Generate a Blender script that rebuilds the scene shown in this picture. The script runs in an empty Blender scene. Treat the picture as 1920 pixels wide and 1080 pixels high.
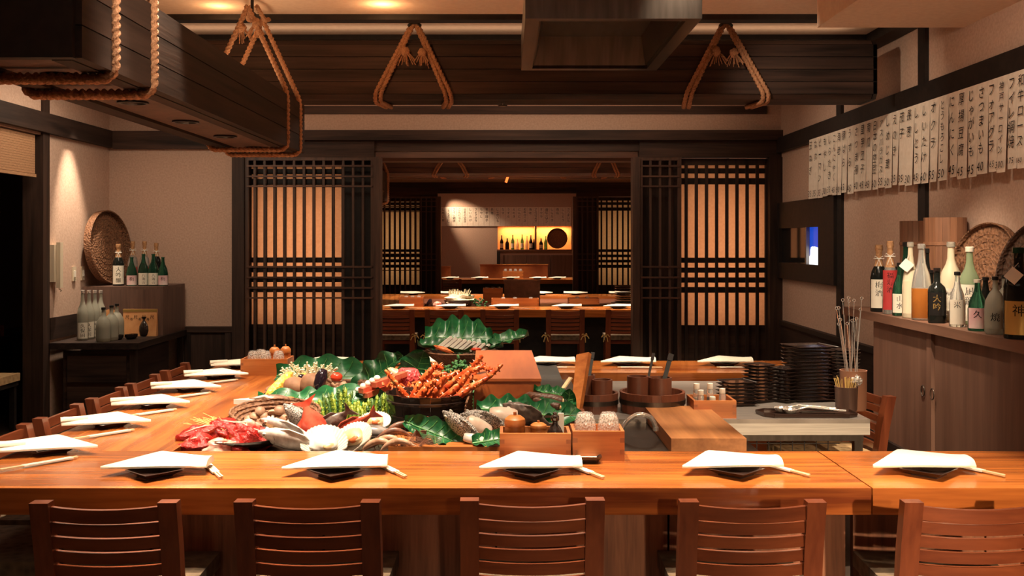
import bpy, bmesh, math, random
from mathutils import Vector, Matrix, Euler
R = math.radians
random.seed(7)
SC = bpy.context.scene
COL = SC.collection
# ------------------------------------------------------------------ camera
F, EYE, CX, CY = 1900.0, 1.58, 951.0, 450.0       # focal length in pixels of a 1920x1080 frame, eye height, vanishing point
cam_d = bpy.data.cameras.new('camera'); cam = bpy.data.objects.new('camera', cam_d); COL.objects.link(cam)
cam.location = (0, 0, EYE); cam.rotation_euler = (R(90), 0, 0)
cam_d.sensor_width = 36; cam_d.lens = 36*F/1920; cam_d.shift_x = (960-CX)/1920; cam_d.shift_y = -(540-CY)/1920
cam_d.clip_start = .05; cam_d.clip_end = 100
SC.camera = cam
# ------------------------------------------------------------------ world, exposure
SC.view_settings.view_transform = 'Standard'; SC.view_settings.look = 'None'
SC.view_settings.gamma = 1; SC.view_settings.use_curve_mapping = False
SC.view_settings.exposure = 0.6
w = bpy.data.worlds.new('world'); SC.world = w; w.use_nodes = True
w.node_tree.nodes['Background'].inputs[0].default_value = (1, .62, .42, 1)
w.node_tree.nodes['Background'].inputs[1].default_value = .02
# ------------------------------------------------------------------ lamps (downlights of the ceiling, the troughs and the shelves, plus added fill)
WARM = (1, .80, .58); AMBER = (1, .52, .22)
def spot(loc, to, power, size=70, blend=.6, rad=.04, col=WARM, name='downlight'):
    d = bpy.data.lights.new(name, 'SPOT'); d.energy = power; d.spot_size = R(size); d.spot_blend = blend
    d.shadow_soft_size = rad; d.color = col
    o = bpy.data.objects.new(name, d); COL.objects.link(o); o.location = loc
    o.rotation_euler = (Vector(to)-Vector(loc)).to_track_quat('-Z', 'Y').to_euler(); return o
def point(loc, power, rad=.05, col=WARM, name='bulb'):
    d = bpy.data.lights.new(name, 'POINT'); d.energy = power; d.shadow_soft_size = rad; d.color = col
    o = bpy.data.objects.new(name, d); COL.objects.link(o); o.location = loc; return o
def area(loc, to, power, sx, sy, col=WARM, name='lamp_panel'):
    d = bpy.data.lights.new(name, 'AREA'); d.shape = 'RECTANGLE'; d.size = sx; d.size_y = sy; d.energy = power; d.color = col
    o = bpy.data.objects.new(name, d); COL.objects.link(o); o.location = loc
    o.rotation_euler = (Vector(to)-Vector(loc)).to_track_quat('-Z', 'Y').to_euler(); return o
for y in (3.55, 4.15, 4.8, 5.45, 6.1): spot((-1.51, y, 2.12), (-1.66, y, .74), 68, 80, .7, .03, name='trough_downlight')
for x in (-1.2, -.62, .08, .74, 1.4): spot((x-.05, 3.85, 2.95), (x, 3.66, .74), 250, 40, .6, .03)
for x in (-1.1, -.62, .08, .74, 1.45): spot((x, 3.42, 2.95), (x, 3.15, .74), 80, 34, .6, .03)
for x in (-.85, -.6, -.2, .25): spot((x, 4.25, 2.95), (x*1.1-.1, 4.9, .7), 175, 44, .6, .03)
for x in (1.0, 1.65): spot((x, 4.7, 2.78), (x, 5.35, .7), 120, 56, .6, .03)
for x in (-.8, -.1, .6, 1.4): spot((x, 6.2, 2.95), (x, 6.65, .74), 150, 46, .6, .03)
spot((-3.5, 8.75, 2.95), (-3.78, 8.85, 1.3), 170, 40, .8, .03)
spot((1.65, 4.5, 2.78), (2.36, 5.7, 1.22), 130, 36, .8, .03)
spot((.9, 4.4, 2.95), (2.25, 5.4, .8), 70, 50, .9, .04); spot((1.0, 5.6, 2.95), (2.6, 6.9, 2.1), 32, 60, .9, .04)  # second spot added to brighten the menu strips
for x, p, to in ((-.6, 20, (-1.0, 3.4, .45)), (.9, 260, (.75, 3.4, .40)), (2.0, 1000, (1.75, 3.4, .35))): spot((x, -1.9, 2.1), to, p, 24, .8, .05, (1,.70,.42), 'camera_side_spot')  # unseen spots added behind the camera to light chairs and counter front
area((0, 1.2, 2.96), (0, 1.2, 0), 7, 2.5, 1.6, name='ceiling_fill')  # unseen area lights added under the ceiling as general fill
area((-2.8, 7.8, 2.96), (-2.8, 7.8, 0), 22, 1.0, 1.0, name='ceiling_fill')
area((.4, 8.6, 2.96), (.4, 8.6, 0), 9, 1.6, .6, name='ceiling_fill')
# fill strips added above trough and cross beam to brighten the ceiling
area((-1.51, 4.7, 2.46), (-1.51, 4.7, 3), 6, .2, 3.0, (1,.62,.34), 'fill_strip'); area((0, 6.78, 2.90), (0, 6.78, 3), 1.2, 4.6, .1, (1,.66,.42), 'fill_strip')
point((-.75, 6.1, 2.93), 1.5, .03, AMBER, 'cove_bulb'); point((-1.75, 6.15, 2.93), 1.0, .03, AMBER, 'cove_bulb')
area((-.2, 9.2, 2.84), (-.2, 9.7, 2.72), 1.8, 4.5, .08, (1,.66,.42), 'fill_strip')  # added fill strip brightening the upper back wall
# middle and farthest rooms
for x in (-1.2, -.5, .2, .9, 1.6): spot((x, 12.6, 2.95), (x, 12.55, .74), 260, 40, .6, .03)
for x in (-1.0, 0, 1.0): spot((x, 14.3, 2.95), (x, 15.0, .7), 280, 56, .6, .03)
area((0, 10.4, 2.96), (0, 10.4, 0), 8, 3.0, .6, name='ceiling_fill')  # added fill for the middle room
for x in (-.9, .2, 1.2): spot((x, 21.6, 2.95), (x, 21.8, .74), 200, 46, .6, .03)
spot((-1.9, 25.1, 2.95), (-.9, 25.6, 1.95), 150, 44, .9, .03, (1,.7,.45))
area((.72, 25.85, 1.92), (.72, 25.85, 1.3), 40, 1.7, .1, (1,.36,.08), 'niche_strip'); area((-2.17, 25.85, 1.92), (-2.17, 25.85, 1.3), 10, .4, .1, (1,.36,.08), 'niche_strip')
area((0, 23.8, 2.96), (0, 23.8, 0), 6, 3.0, 1.0, (1,.55,.38), name='ceiling_fill')  # added fill for the farthest room
spot((-.7, 3.1, 2.95), (-1.3, 3.5, 2.25), 40, 50, .8, .03); spot((1.3, 7.6, 2.95), (2.6, 8.2, 2.1), 14, 70, .9, .04)  # spots added to brighten the near ropes and the far menu strips
spot((-.3, 5.1, 2.95), (-.28, 5.6, .9), 130, 44, .8, .03); spot((1.55, 4.0, 2.76), (2.58, 5.3, 2.15), 26, 70, .9, .04); spot((.75, 4.1, 2.95), (.5, 4.9, .8), 110, 40, .8, .03)  # first two spots added to brighten the footed bowl and near menu strips

# ------------------------------------------------------------------ helpers: pixel to place
def onz(px, py, z):
    Y = F*(EYE-z)/(py-CY); return Vector(((px-CX)*Y/F, Y, z))
def atY(px, py, Y):
    return Vector(((px-CX)*Y/F, Y, EYE-(py-CY)*Y/F))
# ------------------------------------------------------------------ helpers: geometry
def nbm(): return bmesh.new()
def box(bm, x0, x1, y0, y1, z0, z1, M=None):
    vs = [bm.verts.new((x, y, z)) for z in (z0, z1) for y in (y0, y1) for x in (x0, x1)]
    for f in ((0,2,3,1),(4,5,7,6),(0,1,5,4),(2,6,7,3),(0,4,6,2),(1,3,7,5)): bm.faces.new([vs[i] for i in f])
    if M is not None:
        for v in vs: v.co = M @ v.co
    return vs
def hexa(bm, pts):     # 8 points: bottom ring 4 counter-clockwise, top ring 4
    vs = [bm.verts.new(p) for p in pts]
    for f in ((3,2,1,0),(4,5,6,7),(0,1,5,4),(1,2,6,5),(2,3,7,6),(3,0,4,7)): bm.faces.new([vs[i] for i in f])
def bar(bm, p, q, wd, h, up=(0,0,1)):
    p, q = Vector(p), Vector(q); d = q-p; L = d.length; d.normalize()
    s = d.cross(Vector(up)); s = s.normalized() if s.length > 1e-5 else Vector((1,0,0)); u = s.cross(d)
    M = Matrix((s, d, u)).transposed().to_4x4(); M.translation = p
    return box(bm, -wd/2, wd/2, 0, L, -h/2, h/2, M)
def tube(bm, pts, r, n=8, cap=True, closed=False, mod=None):
    pts = [Vector(p) for p in pts]; m = len(pts); rings = []; prev = None
    rs = r if isinstance(r, (list, tuple)) else [r]*m
    s = 0
    for i, p in enumerate(pts):
        a = pts[i-1] if (i > 0 or closed) else p; b = pts[(i+1) % m] if (i < m-1 or closed) else p
        t = (b-a).normalized()
        if prev is None:
            ref = Vector((0,0,1)) if abs(t.z) < .9 else Vector((1,0,0)); nrm = (ref-t*ref.dot(t)).normalized()
        else: nrm = (prev-t*prev.dot(t)).normalized()
        prev = nrm; bn = t.cross(nrm)
        if i: s += (p-pts[i-1]).length
        ring = []
        for k in range(n):
            th = 2*math.pi*k/n; rr = rs[i]*(mod(th, s) if mod else 1)
            ring.append(bm.verts.new(p+nrm*math.cos(th)*rr+bn*math.sin(th)*rr))
        rings.append(ring)
    for i in range(m if closed else m-1):
        A, B = rings[i], rings[(i+1) % m]
        for k in range(n): bm.faces.new((A[k], A[(k+1)%n], B[(k+1)%n], B[k]))
    if cap and not closed:
        bm.faces.new(rings[0][::-1]); bm.faces.new(rings[-1])
def lathe(bm, prof, n=20, M=None, sx=1, sy=1, ring=False, cap=True):
    rings = []; new = []
    for r, z in prof:
        if r < 1e-5: v = [bm.verts.new((0,0,z))]
        else: v = [bm.verts.new((r*sx*math.cos(2*math.pi*k/n), r*sy*math.sin(2*math.pi*k/n), z)) for k in range(n)]
        rings.append(v); new += v
    for A, B in zip(rings, rings[1:]):
        if len(A) == 1 and len(B) == 1: continue
        for k in range(n):
            k2 = (k+1) % n
            if len(A) == 1: bm.faces.new((A[0], B[k2], B[k]))
            elif len(B) == 1: bm.faces.new((A[k], A[k2], B[0]))
            else: bm.faces.new((A[k], A[k2], B[k2], B[k]))
    if ring:
        for k in range(n): bm.faces.new((rings[-1][k], rings[-1][(k+1)%n], rings[0][(k+1)%n], rings[0][k]))
    elif cap:
        if len(rings[0]) > 1: bm.faces.new(rings[0][::-1])
        if len(rings[-1]) > 1: bm.faces.new(rings[-1])
    if M is not None:
        for v in new: v.co = M @ v.co
def prism(bm, poly, z0, z1, M=None):
    a = [bm.verts.new((x, y, z0)) for x, y in poly]; b = [bm.verts.new((x, y, z1)) for x, y in poly]
    n = len(poly); bm.faces.new(a[::-1]); bm.faces.new(b)
    for k in range(n): bm.faces.new((a[k], a[(k+1)%n], b[(k+1)%n], b[k]))
    if M is not None:
        for v in a+b: v.co = M @ v.co
def grid(bm, f, nu, nv, thick=.003, down=(0,0,-1)):
    dn = Vector(down)*thick
    T = [[bm.verts.new(f(i/nu, j/nv)) for j in range(nv+1)] for i in range(nu+1)]
    B = [[bm.verts.new(T[i][j].co+dn) for j in range(nv+1)] for i in range(nu+1)]
    for i in range(nu):
        for j in range(nv):
            bm.faces.new((T[i][j], T[i+1][j], T[i+1][j+1], T[i][j+1])); bm.faces.new((B[i][j], B[i][j+1], B[i+1][j+1], B[i+1][j]))
    for i in range(nu):
        bm.faces.new((T[i][0], B[i][0], B[i+1][0], T[i+1][0])); bm.faces.new((T[i][nv], T[i+1][nv], B[i+1][nv], B[i][nv]))
    for j in range(nv):
        bm.faces.new((T[0][j], T[0][j+1], B[0][j+1], B[0][j])); bm.faces.new((T[nu][j], B[nu][j], B[nu][j+1], T[nu][j+1]))
def blob(bm, c, rad, rot=(0,0,0), amp=0.0, freq=3.0, seed=0, sub=2, fn=None):
    res = bmesh.ops.create_icosphere(bm, subdivisions=sub, radius=1)
    E = Euler(rot).to_matrix(); c = Vector(c); rn = random.Random(seed); o = [rn.uniform(0, 9) for _ in range(6)]
    for v in res['verts']:
        p = v.co.copy()
        k = 1+amp*(math.sin(freq*p.x+o[0])*math.sin(freq*p.y+o[1])+.6*math.sin(freq*1.9*p.z+o[2]+p.x*2))
        if fn: p = fn(p)
        v.co = c+E @ Vector((p.x*rad[0]*k, p.y*rad[1]*k, p.z*rad[2]*k))
def mesh(name, bm, bevel=0, smooth=None, seg=1):
    if bevel:
        es = [e for e in bm.edges if len(e.link_faces) == 2 and e.calc_face_angle(0) > R(35)]
        bmesh.ops.bevel(bm, geom=es, offset=bevel, segments=seg, profile=.5, affect='EDGES', clamp_overlap=True)
    bmesh.ops.recalc_face_normals(bm, faces=bm.faces[:])
    me = bpy.data.meshes.new(name); bm.to_mesh(me); bm.free()
    if smooth:
        for p in me.polygons: p.use_smooth = True
        me.set_sharp_from_angle(angle=R(smooth))
    return me
def add(name, data, mat, parent=None, loc=(0,0,0), rot=(0,0,0), label=None, **kw):
    if not isinstance(data, bpy.types.Mesh): data = mesh(name, data, **kw)
    if mat is not None and not data.materials: data.materials.append(mat)
    o = bpy.data.objects.new(name, data); COL.objects.link(o)
    o.location = loc; o.rotation_euler = rot
    if parent is not None: o.parent = parent
    if label: o['label'] = label
    return o
def tag(o, label, cat, group=None):
    o['label'] = label; o['category'] = cat
    if group: o['group'] = group
    return o
def thing(name, label, cat, loc=(0,0,0), rz=0, group=None):
    o = bpy.data.objects.new(name, None); COL.objects.link(o); o.location = loc; o.rotation_euler = (0,0,rz); o.empty_display_size = .05
    return tag(o, label, cat, group)
def struct(name, bm, mat, parent=None, **kw):
    o = add(name, bm, mat, parent, **kw)
    if parent is None: o['kind'] = 'structure'
    return o
def copytree(o, parent=None):
    c = o.copy(); COL.objects.link(c)
    if parent is not None: c.parent = parent
    for ch in list(o.children): copytree(ch, c)
    return c
def dup(o, loc, rz, label, group=None):
    c = copytree(o); c.location = loc; c.rotation_euler = (0,0,rz); c['label'] = label
    if group: c['group'] = group
    return c
ORD = 'first second third fourth fifth sixth seventh eighth ninth tenth eleventh twelfth thirteenth fourteenth fifteenth sixteenth seventeenth eighteenth nineteenth twentieth'.split()
ORD += ['twenty-'+o for o in ORD[:9]]+['thirtieth', 'thirty-first', 'thirty-second', 'thirty-third']
# ------------------------------------------------------------------ glyphs: letters as flat meshes
GL = {}
def load_glyphs(chars):
    obs = {}
    for ch in sorted(set(chars)):
        cu = bpy.data.curves.new('glyph', 'FONT'); cu.body = ch; cu.size = 1; cu.resolution_u = 2
        ob = bpy.data.objects.new('glyph', cu); COL.objects.link(ob); obs[ch] = ob
    dg = bpy.context.evaluated_depsgraph_get(); dg.update()
    for ch, ob in obs.items():
        me = bpy.data.meshes.new_from_object(ob.evaluated_get(dg))
        vs = [(v.co.x, v.co.y) for v in me.vertices]; fs = [tuple(p.vertices) for p in me.polygons]
        if vs:
            mx = (min(v[0] for v in vs)+max(v[0] for v in vs))/2; wd = max(v[0] for v in vs)-min(v[0] for v in vs)
            GL[ch] = ([(x-mx, y-.36) for x, y in vs], fs, wd)
        bpy.data.meshes.remove(me); cu = ob.data; bpy.data.objects.remove(ob); bpy.data.curves.remove(cu)
def glyphs(bm, text, size, place, vertical=True, pitch=None, slant=.0, sx=1.0):
    """place(x, y) -> Vector maps the flat letter plane (x right, y up, origin at the centre of the first letter) into the scene"""
    y = 0; x = 0
    for ch in text:
        g = GL.get(ch)
        if g:
            if not vertical and ch != text[0]: x += 0
            vs = [bm.verts.new(place(x+(px+slant*py)*size*sx, y+py*size)) for px, py in g[0]]
            for f in g[1]:
                try: bm.faces.new([vs[i] for i in f])
                except ValueError: pass
        if vertical: y -= pitch or size*1.05
        else: x += pitch or size*.62
STRIPS = [('玉ねぎ','35'),('なす','35'),('ピーマン','35'),('もやし','30'),('しらたき','35'),('こんにゃく','45'),('海老','90'),('豚ばら','65'),('うずら','45'),('さつま揚','40'),('里芋団子','45'),('南瓜','45'),('日本の空豆','60'),('アスパラガス','55'),('しめじ茸','50'),('えのき','35'),('茄子','35'),('長葱','30'),('ししとう','45'),('しいたけ','60'),('オクラ','55'),('とうもろこし','50'),('にんにく','45'),('厚揚豆腐','45'),('じゃがいも','45'),('さつまいも','40'),('フォアグラ','165'),('神戸サーロイン','300'),('フイレ網焼','175'),('和牛ロース','160')]
load_glyphs(''.join(a+b for a, b in STRIPS)+'八海山大吟醸純米酒梅尺久保田神雪焼酎EXCELLENT凪龍山水風花鳥月福寿')
# ------------------------------------------------------------------ materials
def newmat(name):
    m = bpy.data.materials.new(name); m.use_nodes = True; nt = m.node_tree
    return m, nt, nt.nodes['Principled BSDF']
def setp(b, **k):
    for n, v in k.items():
        s = b.inputs[n.replace('_', ' ')]; s.default_value = v if not isinstance(v, tuple) or len(v) == 4 else (*v, 1)
def sr(r, g, b_):      # sRGB 0-255 to linear
    f = lambda c: (c/255/12.92) if c/255 <= .04045 else ((c/255+.055)/1.055)**2.4
    return (f(r), f(g), f(b_), 1)
def plain(name, col, rough=.5, spec=.5, **k):
    m, nt, b = newmat(name); setp(b, Base_Color=col, Roughness=rough, Specular_IOR_Level=spec, **k); return m
def noisy(name, c1, c2, scale=8, stretch=(1,1,1), rough=.5, bump=.1, detail=4, lo=.35, hi=.65, c3=None, spec=.5, kind='NOISE', coords='Object', bscale=None, **k):
    m, nt, b = newmat(name); N, L = nt.nodes.new, nt.links.new
    tc = N('ShaderNodeTexCoord'); mp = N('ShaderNodeMapping'); mp.inputs['Scale'].default_value = stretch; L(tc.outputs[coords], mp.inputs['Vector'])
    if kind == 'VORONOI':
        t = N('ShaderNodeTexVoronoi'); t.inputs['Scale'].default_value = scale; out = t.outputs['Distance']
    else:
        t = N('ShaderNodeTexNoise'); t.inputs['Scale'].default_value = scale; t.inputs['Detail'].default_value = detail; out = t.outputs['Fac']
    L(mp.outputs[0], t.inputs['Vector'])
    cr = N('ShaderNodeValToRGB'); cr.color_ramp.elements[0].position = lo; cr.color_ramp.elements[0].color = c1; cr.color_ramp.elements[1].position = hi; cr.color_ramp.elements[1].color = c2
    if c3: e = cr.color_ramp.elements.new(hi+.12); e.color = c3
    L(out, cr.inputs[0]); L(cr.outputs[0], b.inputs['Base Color'])
    if bump:
        bp = N('ShaderNodeBump'); bp.inputs['Strength'].default_value = bump; bp.inputs['Distance'].default_value = .01
        if bscale:
            t2 = N('ShaderNodeTexNoise'); t2.inputs['Scale'].default_value = bscale; L(mp.outputs[0], t2.inputs['Vector']); L(t2.outputs['Fac'], bp.inputs['Height'])
        else: L(out, bp.inputs['Height'])
        L(bp.outputs[0], b.inputs['Normal'])
    setp(b, Roughness=rough, Specular_IOR_Level=spec, **k); return m
def wood(name, c1, c2, axis='x', scale=6, rough=.4, bump=.08, spec=.5, ring=.5, **k):
    """grain of long streaks along one axis, a broad tone variation and fine pores"""
    m, nt, b = newmat(name); N, L = nt.nodes.new, nt.links.new
    tc = N('ShaderNodeTexCoord'); oi = N('ShaderNodeObjectInfo'); ad = N('ShaderNodeVectorMath'); ad.operation = 'ADD'
    sc_ = N('ShaderNodeVectorMath'); sc_.operation = 'SCALE'; cmb = N('ShaderNodeCombineXYZ')
    for i in range(3): L(oi.outputs['Random'], cmb.inputs[i])
    L(cmb.outputs[0], sc_.inputs[0]); sc_.inputs['Scale'].default_value = 7
    L(tc.outputs['Object'], ad.inputs[0]); L(sc_.outputs[0], ad.inputs[1])
    def nz(st, s, det, dist=0):
        mp = N('ShaderNodeMapping'); mp.inputs['Scale'].default_value = st; L(ad.outputs[0], mp.inputs['Vector'])
        t = N('ShaderNodeTexNoise'); t.inputs['Scale'].default_value = s; t.inputs['Detail'].default_value = det; t.inputs['Distortion'].default_value = dist; L(mp.outputs[0], t.inputs['Vector']); return t.outputs['Fac']
    a = {'x': (.06,1,1), 'y': (1,.06,1), 'z': (1,1,.06)}[axis]
    f1 = nz(a, scale*3, 5, .6); f2 = nz(a, scale*14, 3); f3 = nz((.6,.6,.6), scale*.4, 2)
    m1 = N('ShaderNodeMath'); m1.operation = 'MULTIPLY_ADD'; L(f1, m1.inputs[0]); m1.inputs[1].default_value = .62; 
    m2 = N('ShaderNodeMath'); m2.operation = 'MULTIPLY_ADD'; L(f2, m2.inputs[0]); m2.inputs[1].default_value = .25
    m3 = N('ShaderNodeMath'); m3.operation = 'MULTIPLY'; L(f3, m3.inputs[0]); m3.inputs[1].default_value = .3
    L(m3.outputs[0], m2.inputs[2]); L(m2.outputs[0], m1.inputs[2])
    cr = N('ShaderNodeValToRGB'); cr.color_ramp.elements[0].position = .42; cr.color_ramp.elements[0].color = c1; cr.color_ramp.elements[1].position = .74; cr.color_ramp.elements[1].color = c2
    L(m1.outputs[0], cr.inputs[0]); L(cr.outputs[0], b.inputs['Base Color'])
    bp = N('ShaderNodeBump'); bp.inputs['Strength'].default_value = bump; bp.inputs['Distance'].default_value = .004; L(m1.outputs[0], bp.inputs['Height']); L(bp.outputs[0], b.inputs['Normal'])
    setp(b, Roughness=rough, Specular_IOR_Level=spec, **k); return m
def glass(name, col, rough=.05, trans=1.0, ior=1.3, **k):
    m, nt, b = newmat(name); setp(b, Base_Color=col, Roughness=rough, Transmission_Weight=trans, IOR=ior, **k); return m
CT1, CT2 = (.15,.030,.006,1), (.56,.175,.034,1)
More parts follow.
